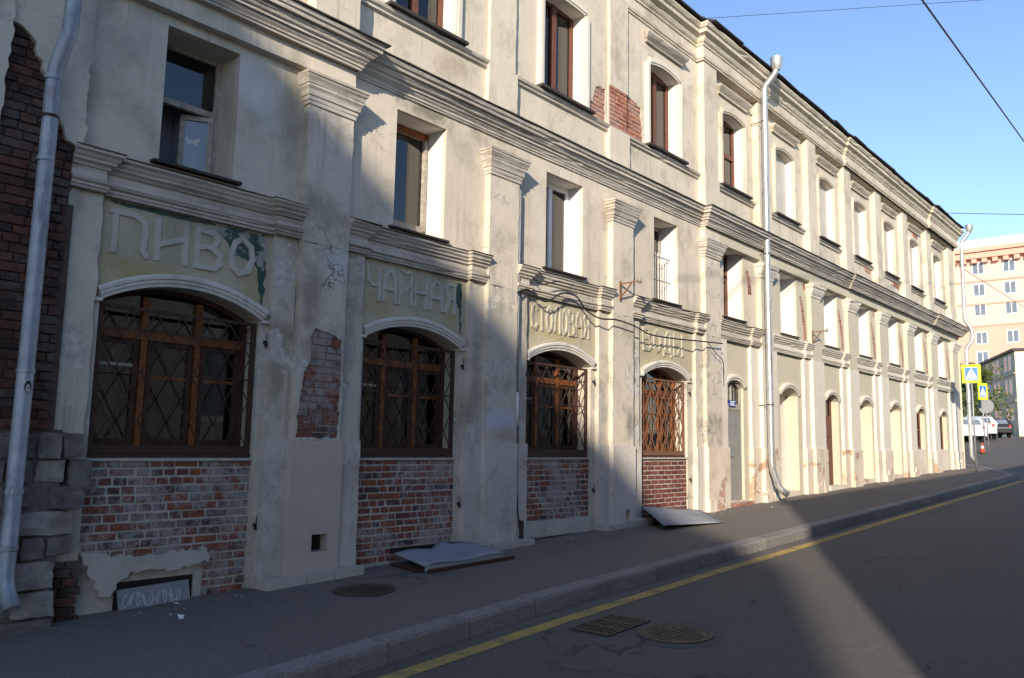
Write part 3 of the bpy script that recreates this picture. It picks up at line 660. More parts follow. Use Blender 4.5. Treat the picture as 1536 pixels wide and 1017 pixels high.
def letter(ch, x, z, w, h, th, parent):
    m = MB(); y0 = -.001; n = 0
    for st in GL[ch][1]:
        for p, q in zip(st, st[1:]):
            a = Vector((x+p[0]*w, 0, z+p[1]*h)); b = Vector((x+q[0]*w, 0, z+q[1]*h)); t = (b-a).normalized(); a -= t*th*.32; b += t*th*.32
            nx = Vector((-t.z, 0, t.x)); f = -.022-.0012*n; n += 1; c = nx*(th/2); i = nx*(th/2*.78)
            m.add([a-c+Vector((0, .005, 0)), b-c+Vector((0, .005, 0)), b+c+Vector((0, .005, 0)), a+c+Vector((0, .005, 0)), a-i+Vector((0, f, 0)), b-i+Vector((0, f, 0)), b+i+Vector((0, f, 0)), a+i+Vector((0, f, 0))],
                  [(4, 5, 6, 7), (0, 1, 5, 4), (1, 2, 6, 5), (2, 3, 7, 6), (3, 0, 4, 7)])
    return m.build('letter', 'letter' if x < 8 else 'letter_b', parent)  # paler copy in the shaded bays, toned-down copy in the sunlit ones
words = ['ПИВО', 'ЧАЙНАЯ', 'СТОЛОВАЯ', 'ВОДЫ']
spans = [(3.04, 4.42), (5.92, 7.34), (8.90, 10.30), (11.90, 13.22)]
for i, wd in enumerate(words):
    a, b, _ = bays[i]; a = 2.63 if i == 0 else a; k, gc, hw, zs0, zsp, rise = G_open[i]
    q0, q1 = a+.27+.015, b-.27-.015
    out = [(q0, 3.05)] + [(x, z+.115) for x, z in archpts(gc, hw, zsp, rise)[::-1] if q0 < x < q1] + [(q1, 3.05), (q1, 3.765), (q0, 3.765)]
    sp = part(MB().slab(out, [], -.006, .0), 'sign_panel', 'sign'); sp['label'] = 'grey sign panel with raised letters reading ' + wd.lower()
    lo, hi = spans[i]; nl = len(wd); gap = .42 if nl < 5 else .34; u = (hi-lo)/(sum(GL[c][0] for c in wd)+gap*(nl-1)); x = lo
    for c in wd:
        w = GL[c][0]*u; letter(c, x, 3.30, w, .36, .066 if nl < 5 else .047, sp); x += w+gap*u
    # what is left of the old green ground
    if i == 0:
        m = MB(); m.slab(ragged([(4.12, 3.60), (4.19, 3.50), (4.47, 3.42), (4.54, 3.05), (4.575, 3.02), (4.58, 3.755), (4.05, 3.755), (4.02, 3.70)], .02, .04, 6), [], -.009, .0)
        m.slab(ragged([(2.95, 3.73), (3.6, 3.715), (4.0, 3.73), (4.0, 3.76), (2.95, 3.76)], .006, .05, 6), [], -.009, .0); m.build('paint_remnant', 'green', sp)
    if i == 1:
        MB().slab(ragged([(7.34, 3.5), (7.44, 3.36), (7.46, 3.05), (7.472, 3.05), (7.472, 3.7), (7.4, 3.72)], .012, .04, 7), [], -.009, .0).build('paint_remnant', 'green', sp)

# ---- arched ground-floor openings
AM = [(-.01, 0), (-.01, .045), (.022, .048), (.026, .062), (.055, .062), (.06, .075), (.09, .078), (.105, .065), (.105, 0)]
M['hood'] = plaster('plaster_arch_hood', (.60, .575, .52), (.66, .635, .58), (.26, .235, .20), .75, .5)
def pane(parent, x0, x1, z0, z1, y): MB().box(x0, x1, y, y+.006, z0, z1).build('pane', 'glass', parent)
def bars(parent, lst, mat, name='bar'):
    for a, b, w, d in lst: MB().bar(a, b, w, d).build(name, mat, parent)
nb = 0
for i in range(11):
    a, b, _ = bays[i]; k, gc, hw, zs0, zsp, rise = G_open[i]
    m = MB()
    if i < 4:
        archmould(m, gc, hw, zsp, rise, AM, 28)
        for s in (-1, 1): m.box(min(gc+s*(hw-.01), gc+s*(hw+.12)), max(gc+s*(hw-.01), gc+s*(hw+.12)), -.045, 0, zsp-.03, zsp+.0)
    else: archmould(m, gc, hw, zsp, rise, [(-.005, 0), (-.005, .05), (.04, .05), (.04, .075), (.09, .075), (.11, .06), (.11, 0)], 20)
    part(m, 'arch_moulding', 'hood' if i < 4 else 'freshw')
    x0, x1 = gc-hw, gc+hw
    if k == 'win':
        yw = .24
        # white-washed intrados
        R = archpts(gc, hw-.004, zsp, rise, 20); m = MB(); kk = 0
        for x, z in R: m.v += [(x, .0, z-.004), (x, .3, z-.004)]
        for q in range(20): m.f.append((2*q, 2*q+1, 2*q+3, 2*q+2))
        part(m, 'intrados', 'lower')
        w = part(MB().slab(archhole(gc, hw-.005, 1.5, zsp, rise-.01), [(archhole(gc, hw-.075, 1.575, zsp-.02, rise-.03), .07)], yw, yw+.08), 'window', 'wood_d' if i < 3 else 'wood')
        t1 = 2.56; cs = [x0+(x1-x0)/3, x0+2*(x1-x0)/3]
        MB().box(x0+.07, x1-.07, yw-.005, yw+.07, t1, t1+.075).build('transom', 'wood', w)
        for c in cs: MB().box(c-.03, c+.03, yw+.002, yw+.072, 1.575, 2.86+rise-.1).build('mullion', 'wood', w)
        xs3 = [x0+.07, cs[0]-.04, cs[0]+.04, cs[1]-.04, cs[1]+.04, x1-.07]
        for q in range(3):
            l, rr = xs3[2*q], xs3[2*q+1]; fr = MB()
            fr.slab(rect(l+.004, rr-.004, 1.58, t1-.004), [(rect(l+.05, rr-.05, 1.635, t1-.05), .04)], yw+.015, yw+.05).build('sash', 'wood_d' if i < 3 or q == 0 else 'wood', w)
            zz = 2.2 if q else 2.3; MB().box(l+.05, rr-.05, yw+.02, yw+.05, zz, zz+.03).build('glazing_bar', 'wood_w' if q == 0 else 'wood', w)
            pane(w, l+.04, rr-.04, 1.62, t1-.04, yw+.036); pane(w, l, rr, t1+.075, zsp+rise*.55, yw+.045)
        part(MB().box(x0, x1, .05, .28, 1.47, 1.50), 'window_sill', 'wood_d')
        # grille
        yg = .05; fm = MB(); gx0, gx1, gz0, gz1 = x0+.015, x1-.015, 1.505, 2.83
        for l, h, p, q in ((gx0, gx0+.045, gz0, gz1), (gx1-.045, gx1, gz0, gz1), (gx0+.045, gx1-.045, gz0, gz0+.075), (gx0+.045, gx1-.045, gz1-.03, gz1)): fm.box(l, h, yg, yg+.03, p, q)
        gm = 'iron' if i < 3 else 'ironl'
        gr = part(fm, 'grille', gm); nC = 6; cw = (gx1-gx0-.09)/nC; gxs = gx0+.045
        zl = [gz0+.075, 1.80, 2.02, 2.24, 2.46, 2.62, gz1-.03]
        for z in (2.24, 2.62): MB().bar((gxs, yg+.015, z), (gx1-.045, yg+.015, z), .012).build('bar', gm, gr)
        for c in range(nC+1):
            for s in (-1, 1):
                m = MB(); base = gxs+c*cw; ok = False
                for q in range(len(zl)-1):
                    d0 = cw*.48*(1 if (q % 2) else 0); d1 = cw*.48*(0 if (q % 2) else 1)
                    xa_, xb_ = base+s*d0, base+s*d1
                    if min(xa_, xb_) < gxs-.001 or max(xa_, xb_) > gx1-.044: continue
                    m.bar((xa_, yg+.012+.004*s, zl[q]), (xb_, yg+.012+.004*s, zl[q+1]), .0095 if i < 3 else .012); ok = True
                if ok: m.build('bar', gm, gr)
        for c in range(nC if i == 3 else 0): MB().bar((gxs+(c+.5)*cw, yg+.024, gz0+.075), (gxs+(c+.5)*cw, yg+.024, gz1-.03), .009).build('bar', gm, gr)
        cu = MB(); n_ = 40; c0, c1 = ((x0+.08, x0+.62), (x0+.5, x0+1.0), (x0+.1, x0+.7), (x0+.9, x1-.1))[i]
        for q_ in range(n_+1): xx_ = c0+(c1-c0)*q_/n_; yy_ = .46+.025*math.sin(q_*1.3)+.01*math.sin(q_*3.1); cu.v += [(xx_, yy_, 1.5), (xx_, yy_, 2.75)]
        cu.f = [(2*q_, 2*q_+2, 2*q_+3, 2*q_+1) for q_ in range(n_)]; cu.build('curtain', 'curtain', w, True)
        # brick apron under the window
        ztop = 1.46; zb_ = g(gc)-.12
        q = part(MB().box(x0-.001, x1+.001, .03, .28, zb_-.1, ztop), 'brick_apron', 'mortar')
        key = 'bricknew' if i == 3 else 'brick'
        ns = (120, 100, 0, 0)[i] if True else 0
        keep = None
        zr = g(gc)+(.42, .02, .24, .02)[i]
        nb += bricklay(x0, x1, zr, ztop-.02, .021, q, key, single=ns, seed=30+i, regular=(i == 3), L=.225 if i == 3 else .245, head=.62, course=.079, yj=.003 if i == 3 else .007, mort=.018 if i == 3 else .019)
        part(MB().box(x0-.001, x1+.001, .0, .06, ztop-.022, ztop+.004), 'mortar_bed', 'mortar')
    # dark hinge pins beside the window
    if i < 4:
        for z in (1.05, 2.62):
            for s in ((1,) if i != 2 else (1, -1)):
                xx = gc+s*(hw+.05); zz = z if z > 1.5 else g(gc)+.62
                part(MB().box(xx-.007, xx+.007, -.035, 0, zz, zz+.035).box(xx-.011, xx+.011, -.05, -.03, zz-.03, zz+.01).box(xx-.004, xx+.004, -.05, -.045, zz, zz+.1), 'hinge_pin', 'black')
# torn render and cellar hatch below the first window
k, gc, hw, _, _, _ = G_open[0]
part(MB().slab(ragged([(2.97, .66), (3.4, .60), (4.13, .62), (4.14, .50), (4.05, .50), (3.9, .46), (3.42, .46), (3.30, .38), (3.24, .27), (3.16, .29), (3.05, .50)], .022, .04, 5), [], -.028, .05), 'torn_render', 'limestep')
bq_ = [o for o in B.children if o.name.startswith('brick_apron')][0]; bricklay(4.10, 4.56, .17, .60, .016, bq_, 'brick', single=0, seed=61, head=.6, course=.079, mort=.02)
part(MB().box(3.29, 4.01, .012, .018, .0, .385), 'cellar_dark_sheet', 'dark')  # flat sheet, the cellar's darkness is put into its colour
q = part(MB().add([(3.33, -.04, .12), (3.98, -.04, .14), (3.96, -.01, .345), (3.31, -.01, .32), (3.33, -.01, .12), (3.98, -.01, .14), (3.96, .012, .345), (3.31, .012, .32)], [(0, 1, 2, 3), (0, 4, 5, 1), (1, 5, 6, 2), (2, 6, 7, 3), (3, 7, 4, 0)]), 'cellar_hatch', 'conduit')
m = MB(); r = random.Random(3); x = 3.36                          # scribbled tag on the hatch
pts = []; a_ = 0
while x < 3.88: a_ += r.uniform(.5, 1.1); pts.append((x+.03*math.cos(a_*.8), .225+.07*math.sin(a_)*r.uniform(.6, 1)+.0)); x += .0065
for (xa, za), (xb, zb2) in zip(pts, pts[1:]):
    f = lambda z: -.044+.03*(z-.12)/.22
    m.bar((xa, f(za), za), (xb, f(zb2), zb2), .008, .002)
m.build('graffiti', 'chalk', q)
k, gc, hw, _, _, _ = G_open[2]
part(MB().box(gc-hw, gc+hw, -.03, .05, g(gc)+.02, g(gc)+.235), 'apron_step', 'limestep')

# ---- doors and blind arches
def door5():
    k, gc, hw, z0, zsp, rise = G_open[4]; y = .05
    d = part(MB().box(gc-hw+.02, gc+hw-.02, y, y+.05, z0+.02, 2.40), 'door', 'door'); d['label'] = 'grey steel door with white framed fanlight above'
    MB().box(gc-hw+.09, gc+hw-.09, y-.004, y, 1.3, 2.3).build('door_panel', 'door', d); MB().box(gc-.24, gc-.20, y-.05, y, 1.4, 1.6).build('handle', 'black', d)
    MB().box(gc-.20, gc+.0, y-.03, y, 1.48, 1.51).build('bolt', 'zinc', d)
    w = part(MB().slab(archhole(gc, hw-.003, 2.41, zsp, rise-.005), [(archhole(gc, hw-.06, 2.53, zsp-.02, rise-.03), .04)], y, y+.06), 'window', 'wood_w')
    MB().box(gc-.02, gc+.02, y+.005, y+.04, 2.53, zsp+rise-.08).build('mullion', 'wood_w', w); pane(w, gc-hw+.05, gc+hw-.05, 2.5, zsp+rise*.5, y+.03)
    part(MB().box(gc-hw, gc+hw, .0, .34, z0-.2, z0+.02), 'doorstep', 'lime')
    q = part(MB().box(gc-hw-.02, gc+hw+.25, -.09, -.001, g(gc)-.1, z0+.0), 'brick_step', 'mortar'); bricklay(gc-hw-.02, gc+hw+.25, g(gc)-.02, z0-.005, -.10, q, 'brickred', seed=4, depth=.04)
    hs = tag(MB().box(15.17, 15.43, .025, .048, 2.47, 2.60).build('house_number_sign', 'blue'), 'small blue enamel plate over the grey steel door', 'sign')
    for a, b, z in ((.03, .23, .09), (.03, .17, .055), (.03, .22, .025)): MB().box(15.17+a, 15.17+b, .021, .025, 2.47+z, 2.47+z+.018).build('lettering', 'signw', hs)
door5()
for i in range(5, 11):
    k, gc, hw, z0, zsp, rise = G_open[i]; y = .30
    if k == 'blind':
        part(MB().slab(archhole(gc, hw+.02, g(gc)-.2, zsp, rise), [], y, y+.05), 'blind_arch', 'reveal')
        part(MB().box(gc-hw-.0, gc+hw, -.01, y, g(gc)-.2, g(gc)+.12), 'threshold', 'lime')
    elif k == 'door2':
        d = part(MB().box(gc-hw+.0, gc+hw, y-.12, y-.06, z0-.2, 2.42), 'door', 'wood_red'); d['label'] = 'red brown panelled wooden door with glazed top'
        for q in range(2):
            for z, h in ((.95, .45), (1.5, .4), (1.98, .38)): MB().box(gc-hw+.06+q*.44, gc-hw+.42+q*.44, y-.135, y-.12, z, z+h).build('door_panel', 'wood_red', d)
        w = part(MB().slab(archhole(gc, hw, 2.42, zsp, rise), [(rect(gc-hw+.06, gc-.03, 2.5, 2.84), .03), (rect(gc+.03, gc+hw-.06, 2.5, 2.84), .03)], y-.12, y-.06), 'window', 'wood_red'); pane(w, gc-hw+.04, gc+hw-.04, 2.48, 2.86, y-.08)
        part(MB().box(gc-hw-.1, gc+hw+.1, -.12, .1, g(gc)-.2, g(gc)+.10), 'doorstep', 'lime')
    else:
        part(MB().box(gc-hw, gc+hw, .0, y, z0-.06, z0), 'window_sill', 'lime'); part(MB().slab(rect(gc-hw-.02, gc+hw+.02, g(gc)-.2, z0-.03), [], .006, .1), 'wall', 'lime')
        w = part(MB().slab(archhole(gc, hw, z0, zsp, rise), [(rect(gc-hw+.06, gc-.03, z0+.07, 2.30), .03), (rect(gc+.03, gc+hw-.06, z0+.07, 2.30), .03), (rect(gc-hw+.06, gc-.03, 2.36, 2.82), .03), (rect(gc+.03, gc+hw-.06, 2.36, 2.82), .03)], y-.16, y-.1), 'window', 'wood_red')
        pane(w, gc-hw+.04, gc+hw-.04, z0+.05, 2.85, y-.12)

# ---- second-storey windows
for i in range(11):
    x0, x1, z0, z1 = S_open[i]; y = .30
    part(MB().slab(rect(x0-.0, x1+.0, z0-.0, z1+.0), [(rect(x0+.004, x1-.004, z0+.004, z1-.004), .345)], .004, .01), 'reveal', 'old' if i in (0,) else 'reveal')
    if i < 5: part(MB().box(x0-.08, x1+.06, -.10 if i else -.13, .2, z0-.022, z0+.004), 'window_sill', 'flash')
    xa, xb = x0, x1
    if i == 0:
        w = part(MB().slab(rect(xa, xb, z0, z1), [(rect(xa+.05, xb-.06, z0+.05, 4.94), .05), (rect(xa+.05, xb-.06, 5.0, z1-.05), .05)], y, y+.06), 'window', 'wood_w')
        pane(w, xa+.04, xb-.05, 4.99, z1-.04, y+.03); MB().box(xa+.02, xb-.02, y+.07, y+.08, 4.97, z1).build('board', 'curtain', w)
        c = MB(); n = 60
        for q in range(n+1):
            x = xa+.03+(xb-xa-.06)*q/n; yy = y+.34+.03*math.sin(q*1.1)+.015*math.sin(q*2.7); c.v += [(x, yy, z0-.1), (x, yy+.01, z1)]
        for q in range(n): c.f.append((2*q, 2*q+2, 2*q+3, 2*q+1))
        c.build('curtain', 'curtain', w, True)
        # casement standing open towards the street
        ca = math.radians(-30); hx, hy = xb-.06, y; ln = .32
        def cp(t, o, z): return (hx-t*math.cos(ca)+o*math.sin(ca), hy-t*math.sin(ca)-o*math.cos(ca), z)
        fm = MB()
        for t0, t1, p, q in ((0, .05, z0+.05, 4.93), (ln-.05, ln, z0+.05, 4.93), (.05, ln-.05, z0+.05, z0+.10), (.05, ln-.05, 4.88, 4.93)):
            vs = [cp(t, o, z) for z in (p, q) for t, o in ((t0, 0), (t1, 0), (t1, .035), (t0, .035))]
            fm.add(vs, [(0, 1, 2, 3), (7, 6, 5, 4), (0, 4, 5, 1), (1, 5, 6, 2), (2, 6, 7, 3), (3, 7, 4, 0)])
        cs = fm.build('casement', 'wood_w', w)
        MB().add([cp(.04, .017, z0+.09), cp(ln-.04, .017, z0+.09), cp(ln-.04, .017, 4.89), cp(.04, .017, 4.89)], [(0, 1, 2, 3)]).build('pane', 'glass', w)
        bt = MB(); bc = [(.0, 0), (.06, .045), (.075, .0), (.05, -.015), (.06, -.05), (.0, -.02), (-.06, -.05), (-.05, -.015), (-.075, 0), (-.06, .045)]
        bt.add([cp(.19+p, .022, 4.66+q) for p, q in bc], [tuple(range(10))]); bt.build('paper_butterfly', 'paper', w)
    elif i == 1:
        xb2 = xb
        w = part(MB().slab(rect(xa, xb, z0, z1), [(rect(xa+.20, xb-.07, z0+.22, z1-.10), .06)], y, y+.05), 'window', 'wood_w')
        MB().box(xa+.02, xb-.02, y-.02, y, z1-.10, z1-.02).build('lintel_board', 'wood', w); MB().box(xa+.13, xa+.2, y-.025, y, z0+.16, z1-.10).build('frame_post', 'wood_w', w); MB().box(xb-.07, xb-.02, y-.025, y, z0+.16, z1-.10).build('frame_post', 'wood_w', w)
        pane(w, xa+.19, xb-.06, z0+.2, z1-.09, y+.03); MB().box(xa+.1, xb-.02, y+.045, y+.05, z0+.1, z1-.05).build('blind', 'cream', w)
        MB().box(xa+.2, xa+.5, y+.06, y+.1, z0+.22, z0+.4).build('sill_box', 'cream', w)
    elif i == 2:
        w = part(MB().slab(rect(xa, xb, z0, z1), [(rect(xa+.09, xa+.40, z0+.10, z1-.09), .05), (rect(xa+.48, xb-.09, z0+.10, z1-.09), .05)], y-.08, y-.01), 'window', 'upvc')
        pane(w, xa+.08, xb-.08, z0+.08, z1-.08, y-.045); MB().box(xa+.05, xb-.05, y-.03, y-.025, z0+.05, z1-.05).build('blind', 'cream', w)
    elif i in (3, 4):
        w = part(MB().slab(rect(xa, xb, z0, z1), [(rect(xa+.07, (xa+xb)/2-.03, z0+.07, 5.1), .05), (rect((xa+xb)/2+.03, xb-.07, z0+.07, 5.1), .05), (rect(xa+.07, xb-.07, 5.17, z1-.07), .05)], y, y+.06), 'window', 'wood_w' if i == 3 else 'wood_red')
        pane(w, xa+.05, xb-.05, z0+.05, z1-.05, y+.03)
        MB().box(xa+.05, xb-.05, y+.05, y+.055, z0+.04, z1-.04).build('blind', 'cream', w)
        if i == 3:
            gq = part(MB().bar((xa+.02, .12, 4.24), (xb-.02, .12, 4.24), .02).bar((xa+.02, .12, 5.05), (xb-.02, .12, 5.05), .02), 'grille', 'zinc')
            for q in range(9): MB().bar((xa+.05+q*.09, .12, 4.24), (xa+.05+q*.09, .12, 5.12), .012).build('bar', 'upvc', gq)
            MB().bar((xa+.02, .11, 4.62), (xb-.02, .11, 4.62), .012).build('bar', 'zinc', gq)
    else:
        part(MB().box(xa-.02, xb+.02, y+.02, y+.08, z0-.02, z1+.02), 'window_board', 'reveal')
        part(MB().box(xa-.06, xb+.04, -.1, .1, z0-.02, z0+.003), 'window_sill', 'flash')
# exposed relieving-arch bricks beside the right-hand windows
def archstrip(cx, z0, z1, bulge, w, n, y, seed):
    r = random.Random(seed); m = MB(); rv = []
    for q in range(n):
        t = (q+.5)/n; z = z0+(z1-z0)*t; x = cx-bulge*t*t; h = (z1-z0)/n*.42; a = bulge*.9*t
        ww = w*(.9+.2*r.random())*(1 if t < .8 else .7)
        m.add([(x-ww/2, y, z-h-a*ww*.3), (x+ww/2, y, z-h+a*ww*.3), (x+ww/2, y, z+h+a*ww*.3), (x-ww/2, y, z+h-a*ww*.3), (x-ww/2, .0, z-h-a*ww*.3), (x+ww/2, .0, z-h+a*ww*.3), (x+ww/2, .0, z+h+a*ww*.3), (x-ww/2, .0, z+h-a*ww*.3)],
              [(0, 1, 2, 3), (0, 4, 5, 1), (1, 5, 6, 2), (2, 6, 7, 3), (3, 7, 4, 0)]); rv += [r.random()]*8
    o = part(m, 'arch_bricks', 'brickred'); o['kind'] = 'stuff'
    o.data.attributes.new('rnd', 'FLOAT', 'POINT').data.foreach_set('value', rv)
for i in range(5, 11):
    a, b, _ = bays[i]; archstrip(b-.19, 4.22, 5.24, .24, .15, 13, YW-.007, i)
    if i % 2: archstrip(b-.13, 5.42, 5.62, .0, .2, 3, YW-.007, i+20)
    if i > 6: archstrip(a+.12, 4.6, 5.0, -.05, .08, 6, YW-.007, i+40)
archstrip(16.02, 4.85, 5.35, .12, .17, 7, YW-.007, 99)

# ---- third-storey windows
for i in range(11):
    tc, th, tz, tsp, tr = T_open[i]; y = .20
    if i <= 3:
        w = part(MB().slab(archhole(tc, th, tz, tsp, tr), [(rect(tc-th+.07, tc-.05, tz+.08, tsp-.02), .05), (rect(tc+.05, tc+th-.07, tz+.08, tsp-.02), .05)], y, y+.07), 'window', 'wood_red')
        pane(w, tc-th+.05, tc+th-.05, tz+.05, tsp+.0, y+.035); MB().box(tc+.05, tc+th-.02, y+.2, y+.21, tz, tsp+.1).build('curtain', 'cream', w)
        MB().box(tc-.05, tc+.05, y-.015, y, tz+.02, tsp+.1).build('mullion', 'wood_red', w)
    elif i == 4:
        w = part(MB().slab(archhole(tc, th, tz, tsp, tr), [(rect(tc-th+.07, tc-.04, tz+.07, 7.75), .05), (rect(tc+.04, tc+th-.07, tz+.07, 7.75), .05), (rect(tc-th+.07, tc+th-.07, 7.84, tsp), .05)], y, y+.07), 'window', 'wood_red')
        pane(w, tc-th+.05, tc+th-.05, tz+.05, tsp+.02, y+.035); MB().box(tc-th+.02, tc+th-.02, y+.15, y+.16, tz, tsp+.1).build('curtain', 'cream', w)
    else: part(MB().slab(archhole(tc, th, tz, tsp, tr), [], y-.05, y), 'window_board', 'board')
# fallen plaster below the eaves and round the far sills
for cx, z, w, h, sd in ((28.9, 8.72, .5, .3, 3), (23.9, 6.74, .5, .1, 4), (26.6, 6.72, .6, .14, 5), (12.0, 6.74, .0, .0, 6), (27.2, 6.66, .4, .2, 7)):
    if w == 0: continue
    yy = YP-.25 if z > 9.5 else 0
    m = MB().slab(ragged(rect(cx-w/2, cx+w/2, z-h/2, z+h/2), .03, .08, sd), [], yy-.012 if yy == 0 else yy-.08, yy+.05)
    o = part(m, 'bare_brick_patch', 'brickred'); o.data.attributes.new('rnd', 'FLOAT', 'POINT').data.foreach_set('value', [rnd.random() for _ in o.data.vertices])

# ================================================================== neighbouring brick pier with quoins
N = thing('brick_house_end', 'sooty stripped brick house end with rough limestone quoins behind the drainpipe', 'building', (1.8, 0, g(1.8)))
NY = -.14
part(MB().box(.9, 2.60, NY+.03, .5, -.3, 7.0), 'wall', 'mortar_d', N)
part(MB().box(2.60, 2.72, NY+.05, .5, -.3, 1.70), 'wall', 'mortar_d', N)
wl = part(MB().box(.88, 2.595, NY+.026, NY+.04, 1.6, 7.0), 'brick_face', 'mortar_d', N)
bricklay(1.35, 2.595, 1.70, 5.2, NY, wl, 'brickdark', single=290, seed=77, course=.078, head=.45, depth=.05, yj=.008, mort=.012)
bricklay(2.30, 2.98, .1, .62, NY+.06, wl, 'brickdark', single=0, seed=78, depth=.05)
def bricklay_side(): pass
# the strip of bricks between the pier and the first lesene
part(MB().box(2.56, 2.64, NY+.02, .2, 1.68, 3.6), 'wall', 'mortar_d', N)
part(MB().slab(ragged([(2.02, 5.0), (2.12, 4.98), (2.22, 4.88), (2.29, 4.68), (2.40, 4.52), (2.46, 4.26), (2.52, 4.12), (2.66, 4.08), (2.66, 7), (2.02, 7)], .02, .05, 3), [], NY-.045, NY+.03), 'plaster_remnant', 'old', N)
part(MB().slab(ragged([(1.2, 4.05), (2.0, 4.08), (2.03, 4.9), (2.04, 7), (1.2, 7)], .012, .06, 5), [], NY-.09, NY+.03), 'plaster_remnant', 'pil', N)
part(MB().slab(ragged([(2.60, 1.68), (2.62, 2.0), (2.55, 2.2), (2.47, 2.40), (2.52, 2.55), (2.60, 2.6), (2.61, 3.7), (2.66, 3.8), (2.66, 1.68)], .012, .05, 6), [], YL-.012, .0), 'plaster_remnant', 'lower', N)
qs = [(1.2, 1.92, 1.46, 1.66), (1.93, 2.50, 1.46, 1.67), (2.51, 2.68, 1.46, 1.68), (2.69, 2.86, 1.47, 1.68), (1.1, 2.28, 1.28, 1.45), (2.29, 2.48, 1.27, 1.45), (2.50, 2.74, 1.27, 1.46), (2.76, 2.93, 1.20, 1.46), (1.3, 2.3, 1.06, 1.27), (2.31, 2.50, 1.08, 1.26), (2.62, 2.9, 1.05, 1.25),
      (1.3, 2.34, .86, 1.05), (2.35, 2.82, .85, 1.05), (1.2, 2.44, .64, .85), (2.45, 2.62, .66, .85), (2.63, 2.84, .68, .86), (1.25, 2.36, .44, .63), (2.37, 2.70, .44, .66), (1.3, 2.40, .24, .43), (2.41, 2.72, .22, .43), (1.35, 2.72, .02, .21)]
part(MB().box(1.1, 2.70, NY-.035, NY+.05, .0, 1.66), 'mortar_bed', 'stone', N)
for n, (a, b, c, d) in enumerate(qs):
    r = random.Random(n+200); bm = bmesh.new(); bmesh.ops.create_cube(bm, size=1)
    bmesh.ops.subdivide_edges(bm, edges=list(bm.edges), cuts=5, use_grid_fill=True)
    yf = NY-.05-r.uniform(0, .06); w, h, dp = b-a-.012, d-c-.012, .22
    for v in bm.verts:
        p = Vector((v.co.x*w, v.co.y*dp, v.co.z*h)); q = Vector((abs(v.co.x), abs(v.co.y), abs(v.co.z)))
        edge = sum(1 for e_ in q if e_ > .49); k = .010 if edge >= 2 else .007
        nz = mnoise.noise_vector(Vector((p.x*16+n*3.1, p.y*16, p.z*16)))+mnoise.noise_vector(Vector((p.x*5+n*7.1, p.y*5, p.z*5))); p += nz*k*1.3
        if edge >= 2: p.x -= math.copysign(.006, p.x); p.z -= math.copysign(.006, p.z)
        v.co = p
    me = bpy.data.meshes.new('quoin_stone'); bm.to_mesh(me); bm.free(); me.materials.append(M['stone_l' if n in (6, 17, 19, 12) else 'stone'])
    o = bpy.data.objects.new('quoin_stone', me); C.objects.link(o); o.parent = N; o.location = Vector(((a+b)/2, yf+dp/2, (c+d)/2))-WP(N)

# ================================================================== drainpipes
def drainpipe(label, pts, r, mat, collars, brackets, loc, flare=None, group=None):
    t = thing('drainpipe', label, 'drainpipe', loc, group)
    cr = []
    P = [Vector(p) for p in pts]; out = [P[0]]
    for i in range(1, len(P)-1):                               # soften elbows a little
        a = (P[i-1]-P[i]).normalized(); b = (P[i+1]-P[i]).normalized(); s = min(.06, (P[i-1]-P[i]).length*.4, (P[i+1]-P[i]).length*.4); out += [P[i]+a*s, P[i]+b*s]
    out.append(P[-1])
    o = MB().tube(out, r, 20, False).build('pipe', mat, t, True); md = o.modifiers.new('t', 'SOLIDIFY'); md.thickness = .004
    for c, q in collars:
        c = Vector(c); q = Vector(q); smoothby(MB().tube([c-q*.02, c-q*.018, c+q*.018, c+q*.02], [r+.001, r+.007, r+.007, r+.001], 20, False).build('collar', mat, t), .5)
    for c in brackets: MB().bar((c[0], c[1], c[2]), (c[0], 0.0, c[2]), .02, .012).tube([(c[0], c[1], c[2]-.012), (c[0], c[1], c[2]+.012)], r+.006, 16, False).build('bracket', 'iron', t)
    if flare:
        f, rr = flare; smoothby(MB().tube([(f[0], f[1], f[2]-.22), (f[0], f[1], f[2]-.08), (f[0], f[1], f[2]), (f[0], f[1], f[2]+.06)], [r+.003, r*2.0, r*2.0, r*2.15], 20, False).build('hopper', mat, t), .5)
    return t
px_, py_ = 2.32, -.36
drainpipe('dented grey drainpipe with a face sticker in front of sooty brick', [(2.38, -.50, 6.6), (2.36, -.50, 4.92), (2.32, -.36, 4.62), (2.31, -.37, 2.2), (2.30, -.38, .52), (2.32, -.52, .36)], .061, 'zinc',
          [((2.31, -.365, 3.86), (0, 0, 1)), ((2.31, -.37, 2.15), (0, 0, 1)), ((2.305, -.375, 1.22), (0, 0, 1)), ((2.30, -.38, .80), (0, 0, 1)), ((2.315, -.36, 4.55), (0, 0, 1))], [(2.315, -.362, 4.22), (2.30, -.38, .79)], (2.3, -.4, g(2.3)), group=None)
